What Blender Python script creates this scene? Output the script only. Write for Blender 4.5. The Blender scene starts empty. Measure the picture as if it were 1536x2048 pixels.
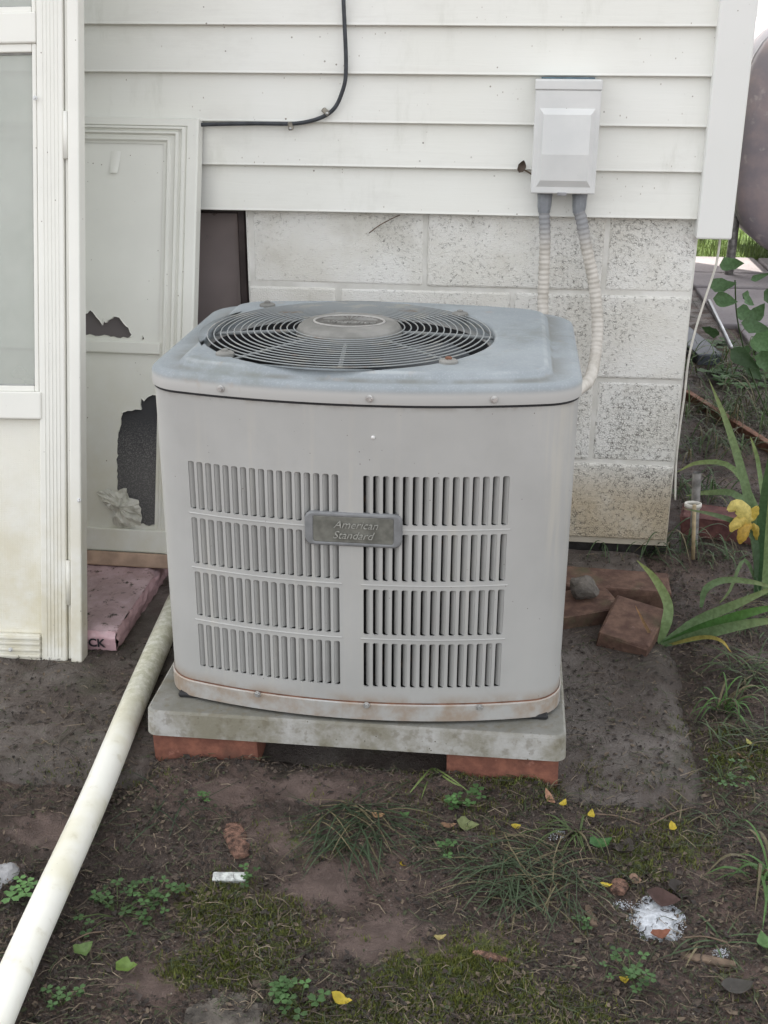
import bpy, math, random
import numpy as np
from mathutils import Vector, Matrix, noise, geometry, Euler
R = math.radians
random.seed(7)
sc = bpy.context.scene
col = sc.collection

# ------------------------------------------------------------------ camera
F, TH, YAW, ROLL = 2336.11, 0.381988, 0.107806, 0.005072
CAM = Vector((-0.40993, -2.694533, 1.136254))
fw = Vector((-math.sin(YAW)*math.cos(TH), math.cos(YAW)*math.cos(TH), -math.sin(TH)))
r0 = Vector((math.cos(YAW), math.sin(YAW), 0)); u0 = r0.cross(fw)
rt = r0*math.cos(ROLL)+u0*math.sin(ROLL); up = u0*math.cos(ROLL)-r0*math.sin(ROLL)
cam = bpy.data.cameras.new('camera'); cam_o = bpy.data.objects.new('camera', cam); col.objects.link(cam_o)
M = Matrix((rt, up, -fw)).transposed().to_4x4(); M.translation = CAM
cam_o.matrix_world = M
cam.sensor_fit = 'VERTICAL'; cam.sensor_height = 36; cam.sensor_width = 27
cam.lens = F/2048*36; cam.clip_start = .05; cam.clip_end = 500
sc.camera = cam_o
# ------------------------------------------------------------------ sky, sun, exposure
SUN_EL, SUN_ROT = R(50), R(-50)
w = bpy.data.worlds.new('World'); sc.world = w; w.use_nodes = True
nt = w.node_tree; nt.nodes.clear()
sky = nt.nodes.new('ShaderNodeTexSky'); sky.sky_type = 'NISHITA'; sky.sun_disc = False
sky.sun_elevation = SUN_EL; sky.sun_rotation = SUN_ROT; sky.air_density = 1.0; sky.dust_density = 3.0; sky.ozone_density = 1.0
hs = nt.nodes.new('ShaderNodeHueSaturation'); hs.inputs['Saturation'].default_value = .13      # hazy, near-white sky
bg = nt.nodes.new('ShaderNodeBackground'); bg.inputs['Strength'].default_value = .15
wo = nt.nodes.new('ShaderNodeOutputWorld')
nt.links.new(sky.outputs[0], hs.inputs['Color']); nt.links.new(hs.outputs[0], bg.inputs[0]); nt.links.new(bg.outputs[0], wo.inputs[0])
sd = Vector((math.sin(SUN_ROT)*math.cos(SUN_EL), math.cos(SUN_ROT)*math.cos(SUN_EL), math.sin(SUN_EL)))
sl = bpy.data.lights.new('sun', 'SUN'); sl.energy = 3.6; sl.angle = R(.6); sl.color = (1, .95, .86)
so = bpy.data.objects.new('sun', sl); col.objects.link(so); so.rotation_euler = (-sd).to_track_quat('-Z', 'Y').to_euler(); so.location = sd*30
vs = sc.view_settings; vs.view_transform = 'Standard'; vs.look = 'None'; vs.gamma = 1; vs.use_curve_mapping = False
vs.exposure = 1.76

# ------------------------------------------------------------------ helpers
def ray(px, py): return fw + rt*((px-768)/F) - up*((py-1024)/F)
def G(px, py, z=-.03): d = ray(px, py); return CAM + d*((z-CAM.z)/d.z)          # point of the photo on a level plane
def W(px, py, y=0.): d = ray(px, py); return CAM + d*((y-CAM.y)/d.y)             # ... on a plane parallel to the wall
def ss(a, b, x): t = min(1, max(0, (x-a)/(b-a))); return t*t*(3-2*t)

class MB:
    def __init__(s): s.v = []; s.f = []; s.c = []; s.smooth = []
    def add(s, vs, fs, color=None, smooth=False):
        n = len(s.v); s.v += [tuple(v) for v in vs]
        for f in fs: s.f.append(tuple(i+n for i in f)); s.c.append(color or (1, 1, 1)); s.smooth.append(smooth)
        return s
    def box(s, a, b, color=None):
        x0, y0, z0 = a; x1, y1, z1 = b
        return s.add([(x0,y0,z0),(x1,y0,z0),(x1,y1,z0),(x0,y1,z0),(x0,y0,z1),(x1,y0,z1),(x1,y1,z1),(x0,y1,z1)],
              [(0,3,2,1),(4,5,6,7),(0,1,5,4),(1,2,6,5),(2,3,7,6),(3,0,4,7)], color)
    def bbox(s, a, b, r=.004, seg=2, color=None):          # box with rounded edges
        c = [(p+q)/2 for p, q in zip(a, b)]; h = [abs(q-p)/2 for p, q in zip(a, b)]; r = min(r, min(h)*.98)
        # three nested slabs : superellipsoid-like grid
        k = seg; t = []
        for i in range(k+1):
            an = math.pi/2*i/k; t.append((r*(1-math.sin(an)), r*(1-math.cos(an))))  # inset , depth from the face
        def rect(ins, z):
            out = []; hx, hy = h[0]-ins, h[1]-ins; rr = max(r-ins, 1e-5)
            for cx, cy, a0 in ((hx-rr, hy-rr, 0), (-hx+rr, hy-rr, 90), (-hx+rr, -hy+rr, 180), (hx-rr, -hy+rr, 270)):
                for i in range(k+1):
                    an = R(a0+90*i/k); out.append((c[0]+cx+rr*math.cos(an), c[1]+cy+rr*math.sin(an), c[2]+z))
            return out
        rings = []
        for i in range(k+1):
            an = math.pi/2*i/k; rings.append(rect(r*(1-math.sin(an)), -h[2]+r*(1-math.cos(an))))
        for i in range(k, -1, -1):
            an = math.pi/2*i/k; rings.append(rect(r*(1-math.sin(an)), h[2]-r*(1-math.cos(an))))
        return s.loft(rings, True, True, True, color, smooth=False)
    def loft(s, rings, closed=True, cap0=False, cap1=False, color=None, smooth=False):
        n = len(rings[0]); vs = [p for r_ in rings for p in r_]; fs = []
        for i in range(len(rings)-1):
            for j in range(n if closed else n-1):
                k = (j+1) % n; fs.append((i*n+j, i*n+k, (i+1)*n+k, (i+1)*n+j))
        if cap0: fs.append(tuple(range(n-1, -1, -1)))
        if cap1: fs.append(tuple(range((len(rings)-1)*n, len(rings)*n)))
        return s.add(vs, fs, color, smooth)
    def tube(s, pts, rad, n=10, caps=True, color=None, smooth=True):
        pts = [Vector(p) for p in pts]; rings = []; nrm = None
        for i, p in enumerate(pts):
            t = (pts[min(i+1, len(pts)-1)]-pts[max(i-1, 0)]).normalized()
            if nrm is None: nrm = t.orthogonal().normalized()
            else: nrm = (nrm - t*nrm.dot(t)).normalized()
            b = t.cross(nrm); rr = rad[i] if isinstance(rad, (list, tuple)) else rad
            rings.append([p+(nrm*math.cos(2*math.pi*j/n)+b*math.sin(2*math.pi*j/n))*rr for j in range(n)])
        return s.loft(rings, True, caps, caps, color, smooth)
    def grid(s, f, nu, nv, color=None, smooth=True):
        vs = [f(i/nu, j/nv) for j in range(nv+1) for i in range(nu+1)]
        return s.add(vs, [(j*(nu+1)+i, j*(nu+1)+i+1, (j+1)*(nu+1)+i+1, (j+1)*(nu+1)+i) for j in range(nv) for i in range(nu)], color, smooth)
    def mesh(s, name, mat, origin=None):
        me = bpy.data.meshes.new(name)
        v = s.v
        if origin is not None: ox, oy, oz = origin; v = [(a-ox, b-oy, c-oz) for a, b, c in v]
        me.from_pydata(v, [], s.f); me.update()
        me.polygons.foreach_set('use_smooth', s.smooth)
        if any(c != (1, 1, 1) for c in s.c):
            at = me.color_attributes.new('Col', 'FLOAT_COLOR', 'CORNER'); buf = []
            for f, c in zip(s.f, s.c): buf += [c[0], c[1], c[2], 1.0]*len(f)
            at.data.foreach_set('color', buf)
        if mat: me.materials.append(mat)
        return me
    def build(s, name, mat, parent=None, origin=None, local=False):
        if origin is None and parent is not None and not local:
            o_ = Vector(parent.location)
            if parent.parent is not None: o_ = o_ + Vector(parent.parent.location)
            origin = o_; place = (0, 0, 0)
        else: place = origin or (0, 0, 0)
        o = bpy.data.objects.new(name, s.mesh(name, mat, origin)); col.objects.link(o)
        o.location = place; o.parent = parent
        return o
def tag(o, label, cat, group=None):
    o['label'] = label; o['category'] = cat
    if group: o['group'] = group
    return o
def thing(name, label, cat, loc=(0, 0, 0), rot=None, group=None):
    o = bpy.data.objects.new(name, None); col.objects.link(o); o.location = loc; o.empty_display_size = .1
    if rot: o.rotation_euler = rot
    return tag(o, label, cat, group)
def struct(o): o['kind'] = 'structure'; return o
def stuff(o, label, cat): o['kind'] = 'stuff'; return tag(o, label, cat)
def inst(me, name, parent, loc, rot=(0, 0, 0), scale=(1, 1, 1)):
    o = bpy.data.objects.new(name, me); col.objects.link(o); o.parent = parent; o.location = loc; o.rotation_euler = rot; o.scale = scale
    return o
def smoothpath(pts, n=8):
    pts = [Vector(p) for p in pts]; P = [pts[0]*2-pts[1]]+pts+[pts[-1]*2-pts[-2]]; out = []
    for i in range(1, len(P)-2):
        for k in range(n):
            t = k/n; a, b, c, d = P[i-1], P[i], P[i+1], P[i+2]
            out.append(.5*((2*b)+(c-a)*t+(2*a-5*b+4*c-d)*t*t+(3*b-a-3*c+d)*t**3))
    out.append(pts[-1]); return out

# ------------------------------------------------------------------ materials
class MT:
    def __init__(s, name, rough=.6, spec=.4, metal=0.):
        s.m = bpy.data.materials.new(name); s.m.use_nodes = True; s.t = s.m.node_tree; s.b = s.t.nodes['Principled BSDF']
        s.b.inputs['Roughness'].default_value = rough; s.b.inputs['Specular IOR Level'].default_value = spec; s.b.inputs['Metallic'].default_value = metal
        s.geo = None
    def n(s, typ, **kw):
        nd = s.t.nodes.new(typ)
        for k, v in kw.items():
            if hasattr(nd, k): setattr(nd, k, v)
            else: s.set(nd.inputs[k], v)
        return nd
    def set(s, sock, v):
        if isinstance(v, bpy.types.NodeSocket): s.t.links.new(v, sock)
        else:
            if sock.type == 'RGBA' and len(v) == 3: v = (*v, 1)
            sock.default_value = v
    def pos(s, sc=(1, 1, 1)):
        if s.geo is None: s.geo = s.n('ShaderNodeNewGeometry')
        if sc == (1, 1, 1): return s.geo.outputs['Position']
        mp = s.n('ShaderNodeVectorMath', operation='MULTIPLY'); s.set(mp.inputs[0], s.geo.outputs['Position']); s.set(mp.inputs[1], sc); return mp.outputs[0]
    def obj(s): return s.n('ShaderNodeTexCoord').outputs['Object']
    def noise(s, scale, detail=4, rough=.55, vec=None, dist=0.):
        nd = s.n('ShaderNodeTexNoise'); nd.inputs['Scale'].default_value = scale; nd.inputs['Detail'].default_value = detail
        nd.inputs['Roughness'].default_value = rough; nd.inputs['Distortion'].default_value = dist
        s.set(nd.inputs['Vector'], vec if vec is not None else s.pos()); return nd.outputs['Fac']
    def voro(s, scale, vec=None, feature='F1', out='Distance'):
        nd = s.n('ShaderNodeTexVoronoi'); nd.feature = feature; nd.inputs['Scale'].default_value = scale
        s.set(nd.inputs['Vector'], vec if vec is not None else s.pos()); return nd.outputs[out]
    def ramp(s, fac, a, b, c0=(0, 0, 0), c1=(1, 1, 1)):
        nd = s.n('ShaderNodeMapRange'); nd.inputs['From Min'].default_value = a; nd.inputs['From Max'].default_value = b; s.set(nd.inputs['Value'], fac); nd.clamp = True
        nd.interpolation_type = 'SMOOTHSTEP'
        return nd.outputs['Result']
    def mix(s, fac, a, b, mode='MIX'):
        nd = s.n('ShaderNodeMix', data_type='RGBA', blend_type=mode)
        s.set(nd.inputs['Factor'], fac); s.set(nd.inputs[6], a); s.set(nd.inputs[7], b); return nd.outputs[2]
    def math(s, op, a, b=0.):
        nd = s.n('ShaderNodeMath', operation=op); s.set(nd.inputs[0], a); s.set(nd.inputs[1], b); return nd.outputs[0]
    def sep(s, vec=None):
        nd = s.n('ShaderNodeSeparateXYZ'); s.set(nd.inputs[0], vec if vec is not None else s.pos()); return nd.outputs
    def color(s, c): s.set(s.b.inputs['Base Color'], c); return s
    def rough(s, v): s.set(s.b.inputs['Roughness'], v); return s
    def bump(s, h, strength=.5, dist=.002):
        nd = s.n('ShaderNodeBump'); nd.inputs['Strength'].default_value = strength; nd.inputs['Distance'].default_value = dist
        s.set(nd.inputs['Height'], h); s.t.links.new(nd.outputs[0], s.b.inputs['Normal']); return s
    def attr(s): 
        nd = s.n('ShaderNodeVertexColor'); nd.layer_name = 'Col'; return nd.outputs[0]

def plain(name, c, rough=.6, var=.25, scale=40, spec=.4, metal=0., bump=0., bd=.001):
    m = MT(name, rough, spec, metal); n_ = m.noise(scale, 5)
    d = tuple(x*(1-var) for x in c); l = tuple(min(1, x*(1+var*.6)) for x in c)
    m.color(m.mix(m.ramp(n_, .3, .7), d, l))
    if bump: m.bump(m.noise(scale*4, 4), bump, bd)
    return m.m

def specks(m, base, scale, thr, c, vec=None):      # scattered small dark marks
    v = m.voro(scale, vec); k = m.ramp(v, thr, thr*.6); g = m.ramp(m.noise(scale*.23, 2), .5, .62)
    return m.mix(m.math('MULTIPLY', k, g), base, c)

# white vinyl siding
m = MT('white_siding', .42, .4); gr = m.noise(60, 4, .6, m.pos((.12, 1, 1.6)), .6); big = m.noise(2.2, 3)
c = m.mix(m.ramp(big, .35, .7), (.755, .755, .70), (.785, .788, .748)); c = specks(m, c, 34, .085, (.22, .19, .16)); c = specks(m, c, 75, .11, (.42, .38, .33), m.pos((1, 1, .6)))
c = m.mix(m.math('MULTIPLY', m.ramp(m.noise(9, 5, .7, m.pos((.4, 1, 1))), .52, .72), .28), c, (.60, .59, .55))
c = m.mix(m.math('MULTIPLY', m.math('MULTIPLY', m.ramp(m.noise(24, 5, .7, m.pos((1, 1, .25))), .50, .72), m.ramp(m.noise(2.6, 3), .42, .62)), .30), c, (.50, .50, .43))
m.color(c).bump(m.math('ADD', gr, m.math('MULTIPLY', m.noise(1.6, 2), 2.5)), .35, .0014); SIDING = m.m
m = MT('white_trim', .45); c = m.mix(m.ramp(m.noise(3, 3), .3, .7), (.735, .742, .712), (.775, .78, .755)); c = specks(m, c, 45, .09, (.3, .26, .22)); m.color(c).bump(m.noise(60, 3, .5, m.pos((1, 1, .1))), .12, .001); TRIM = m.m
# painted porous block
m = MT('painted_block', .75, .25)
z = m.sep()[2]; warp = m.pos()
wv_ = m.n('ShaderNodeVectorMath', operation='ADD'); nzc = m.n('ShaderNodeTexNoise'); nzc.inputs['Scale'].default_value = 160; nzc.inputs['Detail'].default_value = 2; m.set(nzc.inputs['Vector'], m.pos()); sc_ = m.n('ShaderNodeVectorMath', operation='SCALE'); sc_.inputs['Scale'].default_value = .005; m.set(sc_.inputs[0], nzc.outputs['Color']); m.set(wv_.inputs[0], m.pos()); m.set(wv_.inputs[1], sc_.outputs[0])
edge = m.voro(200, wv_.outputs[0], 'DISTANCE_TO_EDGE'); n1 = m.noise(120, 3, .6)
cover = m.noise(3.0, 4, .6); low = m.ramp(z, .62, .12)                       # paint sits thinner low on the wall
thr = m.math('ADD', m.math('MULTIPLY', m.ramp(cover, .25, .62), .13), m.math('ADD', m.math('MULTIPLY', low, .07), m.math('MULTIPLY', m.ramp(m.sep()[0], -1.0, -.25), .035)))
crev = m.math('SUBTRACT', m.math('ADD', m.math('MULTIPLY', n1, .55), thr), .370); pit = m.ramp(m.math('SUBTRACT', crev, edge), .0, .14)
pits0 = m.math('MULTIPLY', edge, 1.0)
base = m.mix(m.ramp(m.noise(5, 4), .35, .65), (.72, .705, .65), (.80, .795, .76))
base = m.mix(m.math('MULTIPLY', m.math('MULTIPLY', m.ramp(z, .225, .08), m.ramp(m.noise(7, 4), .1, .5)), .92), base, (.52, .43, .30))      # splashed soil on the lowest course
stain = m.math('MULTIPLY', m.ramp(m.noise(6.5, 4), .5, .68), m.ramp(z, .62, .80)); base = m.mix(m.math('MULTIPLY', stain, .5), base, (.46, .44, .38))
base = m.mix(m.math('MULTIPLY', m.ramp(m.noise(11, 5), .56, .75), .35), base, (.5, .47, .4))
m.color(m.mix(m.math('MULTIPLY', pit, m.math('ADD', m.math('MULTIPLY', m.noise(60, 3), .8), .28)), base, (.13, .122, .105)))
m.bump(m.math('SUBTRACT', m.math('MULTIPLY', pits0, .6), m.math('MULTIPLY', pit, .4)), .8, .004); BLOCK = m.m
m = MT('painted_mortar', .7, .25); c = m.mix(m.ramp(m.noise(12, 4), .35, .7), (.60, .59, .545), (.745, .735, .70)); zz = m.sep()[2]; c = m.mix(m.math('MULTIPLY', m.ramp(zz, .215, .03), .7), c, (.45, .38, .27)); m.color(c).bump(m.noise(120, 4), .35, .002); MORTAR = m.m
FOOT = plain('damp_footing', (.05, .045, .042), .85, .4, 30, bump=.6, bd=.004)
# air conditioner
def acpaint(name, c, top=False):
    m = MT(name, .42, .45); p = m.pos(); z = m.sep()[2]
    n = m.noise(6, 4); col_ = m.mix(m.ramp(n, .3, .7), tuple(x*.94 for x in c), tuple(x*1.04 for x in c))
    streak = m.math('MULTIPLY', m.ramp(m.noise(30, 5, .65, m.pos((1, 1, .06))), .50, .75), m.math('ADD', m.math('MULTIPLY', m.ramp(m.noise(5, 3), .4, .65), .5), .12)); col_ = m.mix(m.math('MULTIPLY', m.ramp(m.noise(11, 5, .7), .5, .72), .22), col_, (.33, .33, .32)); col_ = m.mix(streak, col_, (.50, .48, .42))
    seam = m.math('MULTIPLY', m.ramp(z, .128, .100), m.ramp(m.noise(14, 5, .65), .36, .66)); col_ = m.mix(m.math('MULTIPLY', seam, .65), col_, (.27, .17, .09))
    seam2 = m.math('MULTIPLY', m.ramp(z, .612, .626), m.ramp(m.noise(20, 5, .65), .42, .66)); col_ = m.mix(m.math('MULTIPLY', seam2, .5), col_, (.16, .13, .10))
    col_ = specks(m, col_, 60, .07, (.16, .14, .13))
    m.color(col_).rough(m.mix(m.ramp(n, .3, .7), (.36,)*3, (.5,)*3)); m.bump(m.math('ADD', m.math('MULTIPLY', m.noise(420, 2), .06), m.math('MULTIPLY', m.noise(4.5, 3), 6.)), .35, .0008); return m.m
ACP = acpaint('grey_cabinet_paint', (.412, .412, .398))
m = MT('weathered_top_paint', .62, .35); n = m.noise(5.5, 6, .65)
c = m.mix(m.ramp(n, .30, .70), (.225, .252, .268), (.29, .318, .335)); c = m.mix(m.math('MULTIPLY', m.ramp(m.noise(330, 3), .5, .7), .22), c, (.43, .46, .48))
zt_ = m.sep()[2]; crease = m.math('MULTIPLY', m.math('MULTIPLY', m.ramp(zt_, .6563, .6572), m.ramp(zt_, .6635, .6585)), m.ramp(m.noise(17, 4), .25, .6)); c = m.mix(m.math('MULTIPLY', crease, .75), c, (.15, .15, .135)); worn_highlight = m.math('MULTIPLY', m.ramp(zt_, .6655, .6690), m.ramp(zt_, .6712, .6700)); c = m.mix(m.math('MULTIPLY', m.math('MULTIPLY', worn_highlight, .4), m.ramp(m.noise(9, 4), .4, .65)), c, (.47, .50, .51))  # crease dirt and worn edge, doubling as painted shade and highlight on the step
g = m.math('MULTIPLY', m.ramp(m.noise(8, 6, .7), .50, .70), .6); c = m.mix(g, c, (.17, .185, .17)); z = m.sep()[2]
c = m.mix(m.ramp(z, .652, .640), c, (.41, .405, .39)); rn = m.math('MULTIPLY', m.ramp(m.noise(30, 4), .60, .72), .25); c = m.mix(rn, c, (.32, .25, .18))
m.color(c).bump(m.noise(350, 3), .06, .0006); ACTOP = m.m
m = MT('grille_wire', .55, .4); c = m.mix(m.ramp(m.noise(22, 4), .52, .66), (.25, .265, .265), (.31, .31, .285)); c = m.mix(m.math('MULTIPLY', m.ramp(m.noise(16, 4, .6), .58, .72), .6), c, (.20, .12, .07)); m.color(c); GWIRE = m.m
m = MT('dusty_hub', .7, .3); c = m.mix(m.ramp(m.noise(18, 5), .35, .7), (.17, .168, .155), (.25, .245, .23)); m.color(c).bump(m.noise(250, 3), .1, .0006); HUB = m.m
DARK = plain('dark_interior', (.022, .022, .024), .7, .3, 20)
m = MT('coil_fins', .6, .3, .2); wv = m.n('ShaderNodeTexWave', wave_type='BANDS', bands_direction='Z'); wv.inputs['Scale'].default_value = 160; wv.inputs['Distortion'].default_value = 1.5; m.set(wv.inputs['Vector'], m.pos())
c = m.mix(wv.outputs['Fac'], (.012, .012, .013), (.07, .068, .07)); c = m.mix(m.ramp(m.noise(45, 4), .55, .7), c, (.12, .08, .055)); m.color(c); COIL = m.m
BLADE = plain('fan_blade_metal', (.10, .11, .12), .45, .3, 14)
SCREW = plain('screw_steel', (.55, .55, .54), .32, .2, 90, metal=.6)
BFRAME = plain('badge_frame_grey', (.20, .205, .21), .5, .15, 60)
BPLATE = plain('badge_plate_olive', (.155, .155, .135), .5, .3, 50)
BLET = plain('badge_lettering', (.33, .33, .30), .5, .3, 200)
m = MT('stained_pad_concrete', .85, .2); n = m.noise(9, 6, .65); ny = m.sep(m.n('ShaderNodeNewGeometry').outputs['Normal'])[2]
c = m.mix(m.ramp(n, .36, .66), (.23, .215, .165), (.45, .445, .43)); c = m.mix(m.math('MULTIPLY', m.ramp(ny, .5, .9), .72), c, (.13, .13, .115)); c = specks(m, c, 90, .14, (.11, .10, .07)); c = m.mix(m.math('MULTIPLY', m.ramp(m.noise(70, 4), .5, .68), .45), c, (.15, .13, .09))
m.color(c).bump(m.noise(160, 5), .45, .002); PAD = m.m
def brickmat(name, c, d, moss=0.):
    m = MT(name, .85, .2); n = m.noise(35, 6, .65); cc = m.mix(m.ramp(n, .35, .68), d, c); cc = m.mix(m.math('MULTIPLY', m.ramp(m.noise(22, 5, .7), .60, .70), .5), cc, tuple(min(1, x_*1.7+.06) for x_ in c)); cc = m.mix(m.math('MULTIPLY', m.ramp(m.noise(12, 4), .52, .7), .5+moss), cc, (.09, .085, .05) if moss else (.12, .07, .05))
    m.color(cc).bump(m.noise(180, 5), .5, .002); return m.m
BRICK = brickmat('red_brick', (.27, .115, .078), (.16, .068, .05)); BRICK2 = brickmat('mossy_brick', (.155, .095, .07), (.085, .05, .04), .25)
m = MT('dirty_pvc', .38, .45); n = m.noise(10, 5); yy = m.sep()[1]; c = m.mix(m.ramp(n, .4, .72), (.78, .775, .71), (.66, .64, .52)); c = m.mix(m.math('MULTIPLY', m.ramp(yy, -1.02, -.80), m.math('MULTIPLY', m.ramp(m.noise(70, 6, .75), .25, .7), .8)), c, (.30, .30, .17)); c = specks(m, c, 60, .1, (.25, .2, .13)); c = m.mix(m.math('MULTIPLY', m.ramp(m.noise(40, 5), .58, .75), .4), c, (.42, .38, .27)); m.color(c).bump(m.noise(60, 4), .05, .001); PVC = m.m
def dirtywhite(name, c, d, z0, z1, amt, grain=True):
    m = MT(name, .5, .4); z = m.sep()[2]; n = m.noise(7, 5, .6); cc = m.mix(m.ramp(n, .3, .7), tuple(x*.95 for x in c), c)
    cc = m.mix(m.math('MULTIPLY', m.math('MULTIPLY', m.ramp(z, z1, z0), m.ramp(m.noise(11, 5, .65), .25, .7)), amt), cc, d)
    cc = specks(m, cc, 50, .08, (.2, .17, .13)); m.color(cc)
    if grain: m.bump(m.noise(90, 4, .6, m.pos((1, 1, .06))), .15, .001)
    return m
DOORP = dirtywhite('storm_door_paint', (.755, .75, .695), (.50, .45, .30), -.02, .45, .75).m
m = dirtywhite('embossed_kick_panel', (.74, .73, .66), (.54, .48, .30), -.02, .5, .7, False)
v = m.math('SINE', m.math('MULTIPLY', m.math('ADD', m.sep()[0], m.sep()[2]), 900)); v2 = m.math('SINE', m.math('MULTIPLY', m.math('SUBTRACT', m.sep()[0], m.sep()[2]), 900)); m.bump(m.math('ADD', m.math('MULTIPLY', v, v2), m.noise(200, 3)), .25, .0008); KICK = m.m
PANELP = dirtywhite('old_door_paint', (.76, .76, .705), (.63, .60, .46), 0.05, .7, .6).m
m = MT('exposed_core', .85, .2); zc = m.sep()[2]; c = m.mix(m.ramp(zc, .20, .34), (.115, .112, .112), (.062, .062, .066)); c = m.mix(m.math('MULTIPLY', m.ramp(m.noise(380, 2), .45, .65), m.ramp(zc, .36, .27)), c, (.19, .185, .18)); c = m.mix(m.ramp(zc, .42, .47), c, (.135, .12, .12)); m.color(c); CORE = m.m
FLAP = plain('peeled_skin', (.60, .59, .52), .25, .2, 40, spec=.6)
TAN = plain('bare_pine', (.50, .36, .27), .7, .25, 25, bump=.2)
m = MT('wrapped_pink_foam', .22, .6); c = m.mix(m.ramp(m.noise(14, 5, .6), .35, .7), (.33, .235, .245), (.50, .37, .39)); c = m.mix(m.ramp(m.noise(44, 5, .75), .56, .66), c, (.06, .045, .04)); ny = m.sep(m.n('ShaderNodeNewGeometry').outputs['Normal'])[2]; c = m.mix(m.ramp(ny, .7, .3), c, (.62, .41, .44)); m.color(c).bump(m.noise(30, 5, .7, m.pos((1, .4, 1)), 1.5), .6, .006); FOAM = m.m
INK = plain('black_ink', (.02, .02, .025), .5, .2)
WFRAME = plain('dark_window_frame', (.045, .032, .03), .55, .3, 30)
INTER = plain('basement_room', (.11, .085, .075), .8, .4, 3)
def glassmat(name, dust, dustcol, tint=(1, 1, 1)):
    m = MT(name); t = m.t; t.nodes.remove(m.b); out = t.nodes['Material Output']
    tr = m.n('ShaderNodeBsdfTransparent'); tr.inputs[0].default_value = (*tint, 1); gl = m.n('ShaderNodeBsdfGlossy'); gl.inputs['Roughness'].default_value = .03
    fr = m.n('ShaderNodeFresnel'); fr.inputs[0].default_value = 1.5; mx = m.n('ShaderNodeMixShader'); t.links.new(fr.outputs[0], mx.inputs[0]); t.links.new(tr.outputs[0], mx.inputs[1]); t.links.new(gl.outputs[0], mx.inputs[2])
    df = m.n('ShaderNodeBsdfDiffuse'); df.inputs[0].default_value = (*dustcol, 1); m2 = m.n('ShaderNodeMixShader'); d_ = m.math('MULTIPLY', m.ramp(m.noise(5, 3, .5), -.6, 1.2), dust); t.links.new(d_, m2.inputs[0]); t.links.new(mx.outputs[0], m2.inputs[1]); t.links.new(df.outputs[0], m2.inputs[2]); t.links.new(m2.outputs[0], out.inputs[0]); return m.m
DGLASS = glassmat('dusty_door_glass', .62, (.64, .65, .61), (.92, .95, .92)); WGLASS = glassmat('basement_glass', .62, (.50, .43, .42), (.88, .85, .83))  # basement pane: dust layer also adds brightness in place of reflections
m = MT('disconnect_box_paint', .5, .4); c = m.mix(m.ramp(m.noise(10, 4), .3, .7), (.62, .63, .62), (.70, .705, .69)); c = specks(m, c, 80, .1, (.3, .27, .22)); m.color(c).bump(m.noise(300, 2), .06, .0006); BOXP = m.m
m = MT('conduit_sleeve', .6, .3); z = m.sep()[2]; c = m.mix(m.ramp(m.noise(30, 5), .35, .7), (.60, .57, .52), (.46, .43, .38)); c = m.mix(m.math('MULTIPLY', m.ramp(z, .70, .78), .85), c, (.24, .25, .27)); m.color(c); COND = m.m
CONN = plain('grey_connector', (.25, .265, .285), .55, .2, 40); BLACKC = plain('black_cable', (.045, .05, .058), .5, .3, 60); CLIP = plain('steel_clip', (.28, .26, .22), .5, .4, 80, metal=.4); WHITEW = plain('cream_wire', (.62, .60, .54), .5, .2, 30); BLUE = plain('blue_tape_residue', (.10, .16, .20), .6, .3, 60)
m = MT('rusty_tank_paint', .5, .4); c = m.mix(m.ramp(m.noise(4, 6, .65), .4, .65), (.30, .27, .295), (.42, .34, .345)); c = m.mix(m.ramp(m.noise(14, 5), .58, .7), c, (.50, .44, .44)); m.color(c); TANK = m.m
STEEL = plain('galvanised_steel', (.30, .29, .28), .5, .4, 50, metal=.4); RUST = plain('rusty_iron', (.20, .095, .06), .8, .4, 40, bump=.3); SILVER = plain('silver_rod', (.55, .55, .56), .35, .2, 30, metal=.6); CANE = plain('bamboo_cane', (.42, .33, .20), .6, .35, 30); TRAY = plain('slate_tray', (.075, .085, .105), .5, .2, 20)
m = MT('patio_concrete', .85, .2); c = m.mix(m.ramp(m.noise(3, 5), .3, .7), (.21, .19, .20), (.28, .255, .26)); c = m.mix(m.ramp(m.noise(60, 4), .56, .7), c, (.18, .16, .16)); m.color(c).bump(m.noise(120, 4), .3, .002); PATIO = m.m
m = MT('lawn_turf', .9, .15); c = m.mix(m.ramp(m.noise(9, 5, .7), .35, .65), (.09, .15, .04), (.17, .24, .08)); m.color(c).bump(m.noise(120, 4), 1, .03); LAWN = m.m
# soil: colour follows the patches of moss recorded on the ground itself
m = MT('wet_soil', .8, .3); n = m.noise(4.2, 6, .68); f = m.noise(55, 7, .75, None, .8); ff = m.noise(260, 5, .75)
mud = m.mix(m.ramp(n, .38, .66), (.080, .060, .051), (.165, .115, .097)); mud = m.mix(m.math('MULTIPLY', m.ramp(f, .49, .66), .75), mud, (.038, .030, .026)); mud = m.mix(m.math('MULTIPLY', m.ramp(m.noise(9, 5, .7), .50, .66), .6), mud, (.040, .036, .026)); mud = m.mix(m.math('MULTIPLY', m.ramp(ff, .58, .72), .6), mud, (.19, .155, .13))
ms = m.ramp(m.math('ADD', m.sep(m.attr())[0], m.math('MULTIPLY', m.math('SUBTRACT', m.noise(22, 5, .7), .5), 1.1)), .42, .70); mud = m.mix(m.math('MULTIPLY', ms, .85), mud, m.mix(m.ramp(m.noise(30, 4), .3, .7), (.135, .098, .085), (.205, .150, .130)))
mossc = m.mix(m.ramp(m.noise(90, 4), .35, .7), (.058, .068, .022), (.135, .150, .045)); a = m.attr(); am = m.sep(a)[1]
mm = m.ramp(m.math('ADD', am, m.math('MULTIPLY', m.math('SUBTRACT', m.noise(38, 5, .7), .5), 1.5)), .40, .62)
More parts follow.
